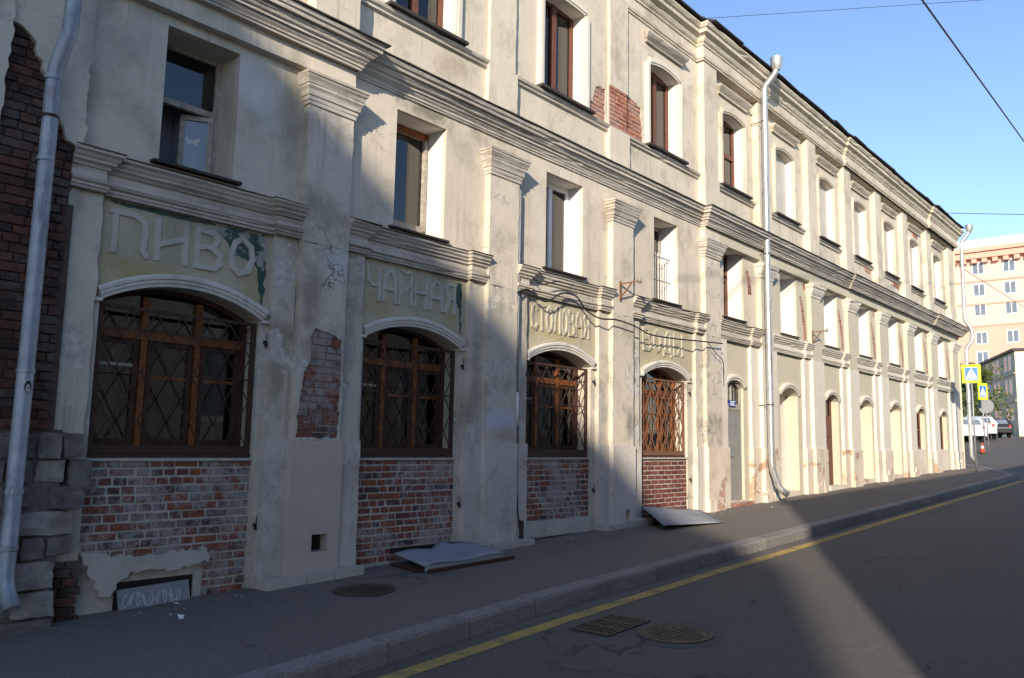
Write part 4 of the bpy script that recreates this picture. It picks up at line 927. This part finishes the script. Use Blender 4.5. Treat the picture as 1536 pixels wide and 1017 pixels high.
# printed head sticker on the pipe
t = bpy.data.objects['drainpipe']
def oncyl(a, z, cx=2.312, cy=-.371, r=.0635): return (cx+r*math.sin(a), cy-r*math.cos(a), z)
def decal(poly, mat, rr, name):
    m = MB(); m.v = [oncyl(a, z, r=rr) for a, z in poly]; m.f = [tuple(range(len(poly)))]; return m.build(name, mat, t)
decal([(.05+.42*math.cos(x/20*2*PI), 2.02+.048*math.sin(x/20*2*PI)) for x in range(20)], 'signk', .0636, 'sticker')
decal([(.05+.26*math.cos(x/20*2*PI), 2.008+.034*math.sin(x/20*2*PI)) for x in range(20)], 'zinc_l', .0642, 'sticker')
for dx in (-.1, .1): decal([(.05+dx+.06*math.cos(x/8*2*PI), 2.015+.006*math.sin(x/8*2*PI)) for x in range(8)], 'signk', .0648, 'sticker')
xm = 16.34
drainpipe('bright galvanised drainpipe beside the grey steel door, with patched foot', [(xm, -.62, 10.0), (xm, -.60, 9.72), (xm-.01, -.33, 9.45), (xm-.01, -.31, 5), (xm+.0, -.31, 1.3), (xm+.12, -.40, .85), (xm+.22, -.55, .72)], .066, 'zinc_l',
          [((xm-.008, -.315, z), (0, 0, 1)) for z in (8.7, 7.2, 4.75, 2.9, 1.55)], [(xm-.01, -.315, z) for z in (8.69, 5.75, 2.55)], (xm, -.4, g(xm)), ((xm, -.62, 9.98), .1))
drainpipe('galvanised drainpipe with a double bend at the far corner', [(XE+.08, -.72, 10.0), (XE+.08, -.70, 9.75), (XE+.02, -.44, 9.4), (XE+.02, -.42, 6.5), (XE+.14, -.62, 6.1), (XE+.14, -.62, 5.75), (XE+.0, -.42, 5.4), (XE, -.42, 1.5), (XE+.1, -.55, 1.25)], .066, 'zinc_l',
          [((XE+.02, -.43, z), (0, 0, 1)) for z in (8.6, 7.3)] + [((XE, -.42, z), (0, 0, 1)) for z in (4.2, 2.9)], [(XE+.02, -.43, 8.58), (XE, -.42, 3.4)], (XE, -.4, g(XE)), ((XE+.08, -.72, 9.98), .1))

# ================================================================== pavement and road furniture
def tilted(x, y, z0, yr=0): return Vector((x, y, z0))
def manhole(name, label, x, y, z, r, road_):
    t = thing(name, label, 'manhole', (x, y, z)); sl = math.atan(.0305)
    P = lambda a, rr, dz: (x+rr*math.cos(a), y+rr*math.sin(a), z+dz+rr*math.cos(a)*.0305)
    m = MB(); n = 40
    for rr, dz in ((r, .004), (r, .012), (r-.035, .012), (r-.04, .004)): m.v += [P(2*PI*i/n, rr, dz) for i in range(n)]
    for k in range(3): m.f += [(k*n+i, k*n+(i+1) % n, (k+1)*n+(i+1) % n, (k+1)*n+i) for i in range(n)]
    m.build('rim', 'castiron', t)
    m = MB(); m.v = [P(2*PI*i/n, r-.045, .009) for i in range(n)]; m.f = [tuple(range(n))]; m.build('cover', 'castiron', t)
    st = MB()
    for i in range(-4, 5):
        for j in range(-4, 5):
            a, b = i*.055, j*.055
            if math.hypot(a, b) < r-.08: st.box(x+a-.017, x+a+.017, y+b-.017, y+b+.017, z+.008+a*.0305, z+.014+a*.0305)
    o = st.build('studs', 'castiron', t); o['kind'] = 'stuff'; return t
manhole('manhole_cover', 'rusty round manhole cover in the pavement before the pinkish plinth', 5.27, -.97, g(5.27), .30, False)
mz = g(6.25)-SUB
manhole('manhole_cover', 'round iron manhole cover in the road beside the drain grate', 6.25, -3.82, mz, .31, True)
m = MB(); n = 48; r = random.Random(4)
for i in range(n):
    a = 2*PI*i/n; q = .43+.05*math.sin(2*a+.5)+r.uniform(-.012, .012); x, y = 6.30+q*math.cos(a), -3.83+q*.9*math.sin(a); m.v.append((x, y, g(x)-SUB+.003))
m.f = [tuple(range(n))]; M['patch'] = asphalt('patched_asphalt', (.085, .08, .075)); tag(m.build('asphalt_patch', 'patch', road), kind='structure')
t = thing('drain_grate', 'slotted iron drain grate in the road by the yellow line', 'drain', (6.15, -3.24, g(6.15)-SUB))
a0 = 0.02; zc = g(6.15)-SUB
def gp(u, v, dz): x = 6.15+u*math.cos(a0)-v*math.sin(a0); y = -3.24+u*math.sin(a0)+v*math.cos(a0); return (x, y, g(x)-SUB+dz)
def gbox(u0, u1, v0, v1, z0, z1, name, mat):
    m = MB(); m.add([gp(u, v, z) for z in (z0, z1) for u, v in ((u0, v0), (u1, v0), (u1, v1), (u0, v1))], [(0, 3, 2, 1), (4, 5, 6, 7), (0, 1, 5, 4), (1, 2, 6, 5), (2, 3, 7, 6), (3, 0, 4, 7)]); m.build(name, mat, t)
gbox(-.34, .34, -.20, .20, .003, .005, 'pit_dark_sheet', 'dark')  # thin sheet under the bars, painted with the darkness of the drain
for u in (-.34, -.125, .09, .305): gbox(u, u+.035, -.20, .20, .006, .016, 'frame_rail', 'castiron')
for k in range(9): gbox(-.305, .305, -.20+k*.0475, -.175+k*.0475, .006, .013, 'grate_bar', 'castiron')
# sheet-steel cellar covers lying against the wall
def sheetcover(name, label, corners, zf, seed, mat='sheet', n=10, thick=.012):
    t = thing(name, label, 'metal sheet', (*corners[0], g(corners[0][0]))); A, B_, C_, D_ = [Vector((*c, 0)) for c in corners]; m = MB()
    for j in range(n+1):
        for i in range(n+1):
            u, v = i/n, j/n; p = (A*(1-u)+B_*u)*(1-v)+(D_*(1-u)+C_*u)*v
            m.v.append((p.x, p.y, g(p.x)+zf(u, v)+.012*mnoise.noise(Vector((p.x*3, p.y*3, seed)))))
    for j in range(n):
        for i in range(n): k = j*(n+1)+i; m.f.append((k, k+1, k+n+2, k+n+1))
    o = m.build('sheet', mat, t, False); md = o.modifiers.new('s', 'SOLIDIFY'); md.thickness = thick; md.offset = -1; smoothby(o, .5)
    return t
t1 = sheetcover('cellar_cover', 'crumpled grey sheet steel cover leaning by the second brick apron', [(6.27, -.73), (7.52, -.80), (7.62, -.05), (6.42, -.06)], lambda u, v: .085+.05*v+.09*max(0, 1-abs(u-.62)/.12)*max(0, (v-.6)/.4)+.012*math.sin(u*9), 2)
m = MB()
for a, b in (((6.30, -.78), (7.62, -.86)), ((6.24, -.70), (6.36, -.10))): m.bar((a[0], a[1], g(a[0])+.015), (b[0], b[1], g(b[0])+.015), .05, .03)
m.build('timber_frame', 'wood_d', t1)
MB().add([(6.29, -.725, g(6.3)+.012), (7.52, -.79, g(7.5)+.012), (7.52, -.79, g(7.5)+.075), (6.29, -.725, g(6.3)+.075)], [(0, 1, 2, 3)]).build('sheet_lip', 'sheet', t1)
part(MB().box(6.42, 7.46, -.012, .0, g(7)+.10, g(7)+.16), 'wall_dark_strip', 'dark')  # thin near-black strip laid on the wall behind the sheet
t2 = sheetcover('cellar_cover', 'curved pale sheet steel cover propped against the new brick apron', [(11.02, -.90), (12.55, -1.12), (13.55, -.16), (11.75, -.06)], lambda u, v: .02+.20*(1-u)*(.35+.65*v)+.05*v, 5, 'sheet')
MB().slab([(11.45, g(11.5)-.02), (12.6, g(12.5)-.02), (12.6, g(12.5)+.05), (11.6, g(11.5)+.16)], [], -.42, -.36).build('prop_board', 'wood_d', t2)
# scraps of litter
r = random.Random(11)
for lb, (x, y) in (('crumpled white paper scrap below the tagged cellar hatch', (3.75, -.25)), ('tiny white scrap on the pavement near the quoins', (3.55, -.75)), ('white scrap lying in the sunlit pavement by the drainpipe foot', (15.3, -.75))):
    m = MB(); m.v = [(x+r.uniform(-.045, .045), y+r.uniform(-.045, .045), g(x)+.004+r.uniform(0, .035)) for _ in range(5)]; m.f = [(0, 1, 2), (2, 3, 4), (0, 2, 4), (1, 2, 3)]
    tag(m.build('paper_scrap', 'paper'), lb, 'litter')
# ---- cables and brackets on the wall
def cable(pts, r, name, label, cat, mat='cable', n=10):
    P = [Vector(p) for p in pts]; out = []
    for i in range(len(P)-1):
        a, b, c, d = P[max(0, i-1)], P[i], P[i+1], P[min(len(P)-1, i+2)]
        for k in range(n):
            t = k/n; out.append(.5*((2*b)+(c-a)*t+(2*a-5*b+4*c-d)*t*t+(3*b-a-3*c+d)*t**3))
    out.append(P[-1]); return tag(MB().tube(out, r, 6).build(name, mat, None, True), label, cat)
cable([(8.40, -.17, 3.72), (8.65, -.15, 3.80), (9.0, -.18, 3.68), (9.4, -.17, 3.86), (9.75, -.18, 3.86), (10.0, -.17, 3.70), (10.3, -.22, 3.60), (10.7, -.27, 3.62), (11.25, -.27, 3.58), (11.8, -.2, 3.52), (12.6, -.18, 3.54), (13.5, -.25, 3.58), (14.3, -.27, 3.62)], .013, 'wall_cable', 'thick black cable sagging across the two sunny letter panels', 'cable')
cable([(13.75, -.26, 3.58), (14.05, -.25, 3.42), (14.35, -.25, 3.28), (14.42, -.23, 2.95)], .008, 'wall_cable', 'thin black cable hanging down the pilaster left of the steel door', 'cable')
cable([(8.72, -.14, 4.0), (8.95, -.16, 3.93), (9.3, -.17, 4.02), (9.7, -.17, 4.02)], .009, 'wall_cable', 'short black cable looping below the white plastic window', 'cable')
t = thing('conduit', 'grey electrical conduit running down the pilaster between tea-room and dining-room signs', 'conduit', (8.40, -.17, g(8.4)))
MB().tube([(8.475, -.12, 5.2), (8.475, -.12, 2.35)], .022, 8).build('upper_tube', 'conduit', t, True); MB().tube([(8.475, -.12, 2.35), (8.48, -.12, 1.9)], .030, 8).build('sleeve', 'upvc', t, True)
MB().tube([(8.48, -.15, 1.9), (8.48, -.15, 1.1), (8.50, -.15, .75), (8.56, -.15, .5), (8.56, -.15, .35)], .012, 6).build('cable', 'cable', t, True); MB().tube([(8.58, -.16, g(8.5)-.02), (8.58, -.16, g(8.5)+.32)], .03, 8).build('foot_guard', 'iron', t, True)
def insul(label, x, z):
    t = thing('wall_bracket', label, 'bracket', (x, YP, z)); MB().bar((x, YP-.02, z+.1), (x, YP-.02, z-.22), .035, .02).build('plate', 'ironl', t); MB().bar((x, YP-.02, z+.05), (x+.10, YP-.32, z+.08), .025).build('arm', 'ironl', t)
    MB().bar((x, YP-.02, z-.18), (x+.06, YP-.2, z+.06), .018).build('brace', 'ironl', t); MB().tube([(x+.10, YP-.32, z+.05), (x+.10, YP-.32, z+.10), (x+.10, YP-.32, z+.14)], [.03, .04, .02], 10).build('insulator', 'stone_l', t, True)
insul('rusty insulator bracket on the pilaster above the black cable', 10.95, 4.2); insul('small pale insulator bracket on the repainted pilaster beyond the drainpipe', 19.15, 4.35)
# ---- overhead wires
def pt(az, te, d): a = math.radians(az); return Vector((d*math.cos(a), -7.4+d*math.sin(a), 1.65+te*d))
def wire(p, q, ext0, ext1, r, label):
    d = q-p; a, b = p-d*ext0, q+d*ext1; tag(MB().tube([a.lerp(b, i/8)-Vector((0, 0, .0)) for i in range(9)], r, 6).build('overhead_cable', 'cable', None, True), label, 'cable')
wire(pt(13.28, .517, 14), pt(8.11, .331, 26), .8, 1.0, .016, 'thick black overhead cable sloping down through the blue sky')
wire(pt(25.87, .536, 34), pt(9.62, .50, 40), .3, .6, .010, 'thin wire crossing high above the eaves gutter')
wire(pt(12.48, .262, 36), pt(8.35, .251, 38), .05, 1.2, .012, 'thin wire running level from the far corner drainpipe')
wire(pt(12.2, .205, 36.5), pt(8.5, .15, 42), .05, 1.0, .012, 'thin slanting wire in front of the peach tower block')

# ================================================================== signs, cone, cars
def crossing_sign(label, x, y, zc, w, h, rot):
    z0 = g(x)-.1; t = thing('road_sign', label, 'road sign', (x, y, g(x))); t.rotation_euler.z = 0
    MB().tube([(x, y, z0), (x, y, zc+h*.45)], .03, 10).build('pole', 'steel', t, True)
    ux, uy = math.sin(rot), -math.cos(rot); nx, ny = -math.cos(rot), -math.sin(rot)     # u: to the viewer's right, n: towards the viewer
    def q(a, b, o): return (x+ux*a+nx*o, y+uy*a+ny*o, zc+b)
    def pl(poly, o0, o1, name, mat):
        n = len(poly); m = MB(); m.v = [q(a, b, o1) for a, b in poly]+[q(a, b, o0) for a, b in poly]; m.f = [tuple(range(n)), tuple(range(n, 2*n))[::-1]]+[(i, i+n, (i+1) % n+n, (i+1) % n) for i in range(n)]; m.build(name, mat, t)
    R = lambda a, b: [(-a, -b), (a, -b), (a, b), (-a, b)]
    pl(R(w/2, h/2), .035, .05, 'board', 'signy'); pl(R(w*.34, h*.35), .05, .053, 'blue_field', 'signb'); pl([(-w*.29, -h*.20), (w*.29, -h*.20), (0, h*.30)], .053, .056, 'white_triangle', 'signw')
    pl([(-.02*w, -.02*h), (.03*w, -.02*h), (.04*w, .10*h), (-.02*w, .12*h)], .056, .058, 'walker_body', 'signk'); pl([(-.01*w, .13*h), (.04*w, .13*h), (.04*w, .18*h), (-.01*w, .18*h)], .056, .058, 'walker_head', 'signk')
    pl([(-.02*w, -.02*h), (.01*w, -.02*h), (-.06*w, -.14*h), (-.09*w, -.14*h)], .056, .058, 'walker_leg', 'signk'); pl([(.0*w, -.02*h), (.03*w, -.02*h), (.09*w, -.14*h), (.06*w, -.14*h)], .056, .058, 'walker_leg', 'signk')
    for k in range(5): pl([(-.28*w+k*.12*w, -.30*h), (-.20*w+k*.12*w, -.30*h), (-.18*w+k*.12*w, -.25*h), (-.26*w+k*.12*w, -.25*h)], .053, .056, 'stripe', 'signw')
    return t
crossing_sign('pedestrian crossing sign with yellow border on the pole at the pavement corner', 31.0, -1.04, 4.28, .56, .62, math.radians(14))
crossing_sign('narrow-seeming turned pedestrian crossing sign on the island across the side street', 45.2, 1.45, 4.6, .62, .80, math.radians(62))
t = thing('round_sign', 'round road sign seen from its grey back on a thin pole', 'road sign', (46.5, 1.55, g(46.5)))
MB().tube([(46.5, 1.55, g(46.5)-.1), (46.5, 1.55, 4.3)], .03, 8).build('pole', 'steel', t, True)
MB().tube([(46.42, 1.55, 3.95), (46.40, 1.55, 3.95)], .36, 24).build('disc', 'conduit', t)
t = thing('traffic_cone', 'orange traffic cone standing on the far side street', 'traffic cone', (46.0, 1.72, g(46)-SUB))
zc = g(46)-SUB; MB().tube([(46, 1.72, zc), (46, 1.72, zc+.5)], [.12, .025], 12).build('cone_body', 'cone', t, True); MB().box(45.84, 46.16, 1.56, 1.88, zc, zc+.035).build('cone_base', 'tyre', t)
MB().tube([(46, 1.72, zc+.25), (46, 1.72, zc+.36)], [.076, .054], 12, False).build('cone_band', 'signw', t, True)

def car(label, x, y, heading, body, stripe=None):
    t = thing('parked_car', label, 'car', (x, y, g(x)-SUB))
    prof = [(-2.1, .35), (-2.15, .75), (-2.0, 1.0), (-1.7, 1.42), (-.9, 1.52), (.3, 1.48), (.95, 1.02), (1.9, .88), (2.12, .62), (2.1, .32)]
    def bodymesh():
        m = MB(); n = len(prof)
        for s in (-1, 1):
            for (a, b) in prof: m.v.append((a, s*(.86 if b < 1.05 else .66), b))
        m.f = [tuple(range(n)), tuple(range(n, 2*n))[::-1]]+[(i, (i+1) % n, (i+1) % n+n, i+n) for i in range(n)]; return m
    def add(m, name, mat, par=None, smooth=False):
        ca, sa = math.cos(heading), math.sin(heading); m.v = [(x+p[0]*ca-p[1]*sa, y+p[0]*sa+p[1]*ca, g(x)-SUB+p[2]) for p in m.v]; return m.build(name, mat, par or t, smooth)
    bo = add(bodymesh(), 'body', body); bv = bo.modifiers.new('b', 'BEVEL'); bv.width = .07; bv.segments = 3
    for s in (-1, 1):
        add(MB().add([(-1.5, s*.715, 1.36), (-.35, s*.71, 1.42), (-.35, s*.80, 1.06), (-1.75, s*.80, 1.06)], [(0, 1, 2, 3)]), 'side_window', 'farglass'); add(MB().add([(-.28, s*.71, 1.42), (.25, s*.71, 1.40), (.75, s*.80, 1.06), (-.28, s*.80, 1.06)], [(0, 1, 2, 3)]), 'side_window', 'farglass')
        if stripe: add(MB().box(-2.0, -1.0, s*.865-.004, s*.865+.004, .62, .98), 'stripe', stripe); 
        for wx in (-1.3, 1.3):
            w = add(MB().tube([(wx, s*.70, .32), (wx, s*.89, .32)], .32, 20), 'wheel', 'tyre'); add(MB().tube([(wx, s*.88, .32), (wx, s*.897, .32)], .19, 14), 'rim', 'zinc_l', w)
        add(MB().box(-2.17, -2.10, s*.68-.07, s*.68+.07, .78, .95), 'tail_lamp', 'lampr'); add(MB().box(2.02, 2.12, s*.58-.2, s*.58+.2, .66, .78), 'headlight', 'signw')
    add(MB().add([(-2.02, -.6, 1.05), (-2.02, .6, 1.05), (-1.77, .52, 1.38), (-1.77, -.52, 1.38)], [(0, 1, 2, 3)]), 'rear_window', 'farglass'); add(MB().add([(.98, -.62, 1.05), (.98, .62, 1.05), (.38, .54, 1.44), (.38, -.54, 1.44)], [(3, 2, 1, 0)]), 'windscreen', 'farglass')
    if stripe: add(MB().box(-2.165, -2.13, -.75, -.3, .98, 1.02), 'stripe', stripe)
    return t
def gpos(az, d): a = math.radians(az); return d*math.cos(a), -7.4+d*math.sin(a)
x, y = gpos(11.42, 64); car('white car with orange stripe parked in front of the grey building', x, y, math.radians(18), 'carw', 'caro')
x, y = gpos(10.62, 76); car('dark car parked along the low pale wall', x, y, math.radians(24), 'cark')
x, y = gpos(12.35, 60); car('white car half hidden behind the far corner drainpipe', x, y, math.radians(30), 'carw')

# ================================================================== far buildings
D0 = 150; zb0 = 1.65
T = thing('apartment_block', 'tall peach apartment block with bracketed orange cornice and white parapet', 'apartment block', (147, 8, g(147)))
tx = 147; ty = lambda az: -7.4+tx*math.tan(math.radians(az)); tz = lambda te: 1.65+te*150
ztop = tz(.226); zmid = tz(.135)
part(MB().box(tx, tx+16, -24, 42, 3, zmid), 'lower_wall', 'orange', T); part(MB().box(tx+.05, tx+15.9, -23.9, 41.9, zmid, ztop-1.2), 'upper_wall', 'peach', T)
part(MB().box(tx-1.0, tx+17, -25, 43, ztop-2.9, ztop-1.9), 'cornice', 'orange', T); part(MB().box(tx-1.4, tx+17.4, -25.4, 43.4, ztop-1.9, ztop-1.2), 'cornice', 'orange', T); part(MB().box(tx-1.1, tx+17, -25, 43, ztop-1.2, ztop+.1), 'parapet', 'trimw', T)
k = -24
while k < 42: part(MB().box(tx-.8, tx+.06, k, k+.75, ztop-3.6, ztop-2.9), 'bracket', 'orange', T); k += 1.5
for z in (tz(.212)-.9, tz(.183), tz(.158), tz(.1345)): part(MB().box(tx-.12, tx+.04, -24, 42, z-.15, z+.1), 'band', 'orange', T)
ky = [ty(10.93)+4.35*i for i in range(-8, 5)]
for c, yy in enumerate(ky):
    for q, te in enumerate((.1965, .173, .1515, .121, .100, .078, .056)):
        z = tz(te); x = tx+(.05 if z > zmid else 0)
        w = part(MB().slab([(-1, -1)]*0 or rect(0, 1.7, 0, 2.0), [(rect(.12, .80, .12, 1.88), .1), (rect(.92, 1.58, .12, 1.88), .1)], 0, .1), 'window', 'farframe', T)
        me = w.data; o0 = WP(T)
        for v in me.vertices: p = v.co+o0; v.co = Vector((x-.06+p.y, yy-p.x+.85, z-1+p.z))-o0
        MB().box(x-.02, x+.02, yy-.8, yy+.8, z-.95, z+.95).build('pane', 'farglass', w)
part(MB().box(tx+2, tx+4, -2, 0, ztop, ztop+.8).box(tx+2, tx+4, 2.5, 4, ztop, ztop+.6), 'roof_vent', 'trimw', T); part(MB().bar((tx+2, 6, ztop), (tx+2, 6, ztop+2), .12), 'aerial', 'steel', T)
# grey three-storey building receding along the side street
Gb = thing('grey_building', 'grey green three storey building with paired windows and pale yellow end wall', 'building', (103.6, 9.5, g(104)))
ga = math.radians(22.2); gx, gy = gpos(9.26, 105); gt = Vector((math.cos(ga), math.sin(ga), 0)); gn = Vector((-math.sin(ga), math.cos(ga), 0)); zg0, zg1 = 2.0, 1.65+.106*105
def gq(s, o, z): return Vector((gx, gy, 0))+gt*s+gn*o+Vector((0, 0, z))
def gbx(s0, s1, o0, o1, z0, z1):
    m = MB(); m.add([gq(s, o, z) for z in (z0, z1) for s, o in ((s0, o0), (s1, o0), (s1, o1), (s0, o1))], [(0, 3, 2, 1), (4, 5, 6, 7), (0, 1, 5, 4), (1, 2, 6, 5), (2, 3, 7, 6), (3, 0, 4, 7)]); return m
part(gbx(.05, 60, -14, 0, zg0, zg1), 'wall', 'greyb', Gb); part(gbx(-.0, .3, -14, .02, zg0, zg1+.02), 'end_wall', 'yellowb', Gb); part(gbx(-.3, 60.3, -14.3, .3, zg1+.02, zg1+.3), 'roof', 'roof', Gb)
for z in (zg0+5.4, zg0+8.4): part(gbx(.3, 60, 0, .12, z-.1, z+.1), 'band', 'greyb', Gb)
for q, z in enumerate((zg0+3.2, zg0+6.1, zg0+8.8)):
    s = 1.6
    while s < 46:
        for d in (0, 1.9):
            w = part(gbx(s+d, s+d+1.3, -.0, .05, z, z+1.75), 'window', 'farframe', Gb); gbx(s+d+.15, s+d+1.15, .05, .06, z+.12, z+1.63).build('pane', 'farglass', w)
        s += 5.6
part(gbx(4, 18, .05, .3, zg0, zg0+3.0), 'shop_front', 'yellowb', Gb)
# low wall and kerb in front
lw = tag(gbx(-10, 40, 3.0, 3.3, 1.5, g(105)+.5).build('low_wall', 'yellowb'), 'low pale wall running before the grey building', 'wall')
# tree by the far side street
def tree(x, y, h, r0, label, seed):
    r = random.Random(seed); t = thing('tree', label, 'tree', (x, y, g(x)-SUB)); z0 = g(x)-SUB
    m = MB().tube([(x, y, z0-.2), (x+.1, y, z0+h*.35), (x, y+.1, z0+h*.7)], [.2, .14, .05], 8)
    for k in range(9):
        a = r.uniform(0, 2*PI); zz = z0+h*r.uniform(.3, .65); m.tube([(x+.05, y+.05, zz), (x+math.cos(a)*r0*.4, y+math.sin(a)*r0*.4, zz+h*.12), (x+math.cos(a)*r0*.75, y+math.sin(a)*r0*.75, zz+h*.2)], [.06, .04, .015], 5)
    m.build('trunk', 'bark', t, True); lm = MB()
    cl = [(x+r.gauss(0, r0*.5), y+r.gauss(0, r0*.5), z0+h*r.uniform(.3, .98), r.uniform(.35, .8)) for _ in range(60)]
    for cx, cy, cz, cr in cl:
        for _ in range(70):
            p = Vector((r.gauss(0, 1), r.gauss(0, 1), r.gauss(0, 1))).normalized()*cr*r.random()**.4+Vector((cx, cy, cz)); a = Vector((r.gauss(0, 1), r.gauss(0, 1), r.gauss(0, 1))).normalized(); b = a.orthogonal().normalized(); s = r.uniform(.08, .16); c = a.cross(b)
            lm.add([p-b*s, p+c*s*.6, p+b*s, p-c*s*.6], [(0, 1, 2, 3)])
    lm.build('crown', 'leaf', t)
x, y = gpos(11.75, 78); tree(x, y, 6.0, 1.9, 'leafy green tree by the grey building across the side street', 3)

# ================================================================== houses across the street (they cast the shade)
def house(name, label, xa, xb, ya, yb_, ez, rz, mat):
    t = thing(name, label, 'building', ((xa+xb)/2, (ya+yb_)/2, g(xa))); part(MB().box(xa, xb, ya, yb_, g(xa)-3, ez), 'wall', mat, t); ym = (ya+yb_)/2
    if rz > ez: part(MB().add([(xa, ya, ez), (xb, ya, ez), (xb, yb_, rz), (xa, yb_, rz), (xb, yb_, ez), (xa, yb_, ez)], [(0, 1, 2, 3), (1, 4, 2), (0, 3, 5), (3, 2, 4, 5), (0, 5, 4, 1)]), 'roof', 'roof', t)
    else: part(MB().box(xa-.1, xb+.1, ya-.1, yb_+.15, ez, ez+.12), 'roof', 'roof', t)
    z = g(xb)+1.2
    while z < ez-2:
        x = xa+1.2
        while x < xb-1.5:
            w = part(MB().box(x, x+1.2, yb_-.01, yb_+.05, z, z+1.8), 'window', 'farframe', t); MB().box(x+.12, x+1.08, yb_+.05, yb_+.06, z+.12, z+1.68).build('pane', 'farglass', w); x += 3.2
        z += 3.3
    return t
KX, KZ = 1/math.tan(SAZ), math.tan(SEL)/math.sin(SAZ)
yl = 18.5; yf = 9.8; xl = 16.35-KX*yl; el = -2.06+KZ*yl; ri = el+.60*(yl-yf)
house('tall_house', 'tall pale yellow house across the street with its roof falling away to the yard', xl-30, xl, -yl, -yf, el, ri, 'yellowb')
house('flat_roofed_house', 'grey flat roofed house across the street shading the road', 17.5-KX*yf, 26, -22, -yf, .12+KZ*yf, 0, 'greyb')

# ---- fallen plaster crumbs along the wall and grit in the gutter
def crumbs(name, mat, n, fx, fy, smin, smax, road_, seed):
    r = random.Random(seed); m = MB()
    for _ in range(n):
        x = fx(r); y = fy(r, x); sz = r.uniform(smin, smax)*(1 if r.random() < .85 else 1.8); z = g(x)-(SUB if road_ else 0)+sz*.2
        P = [(x+r.uniform(-1, 1)*sz, y+r.uniform(-1, 1)*sz, z+r.uniform(-.4, .5)*sz) for _ in range(5)]
        m.add(P, [(0, 1, 2), (0, 2, 3), (0, 3, 4), (0, 4, 1), (1, 4, 3), (1, 3, 2)])
    tag(m.build(name, mat), kind='stuff')
crumbs('plaster_crumbs', 'limestep', 420, lambda r: r.uniform(2.6, 18), lambda r, x: -.22-abs(r.gauss(0, .16)), .004, .014, False, 5)
crumbs('gutter_grit', 'kerb', 500, lambda r: r.uniform(1.5, 16), lambda r, x: -2.58-abs(r.gauss(0, .05)), .003, .009, True, 6)
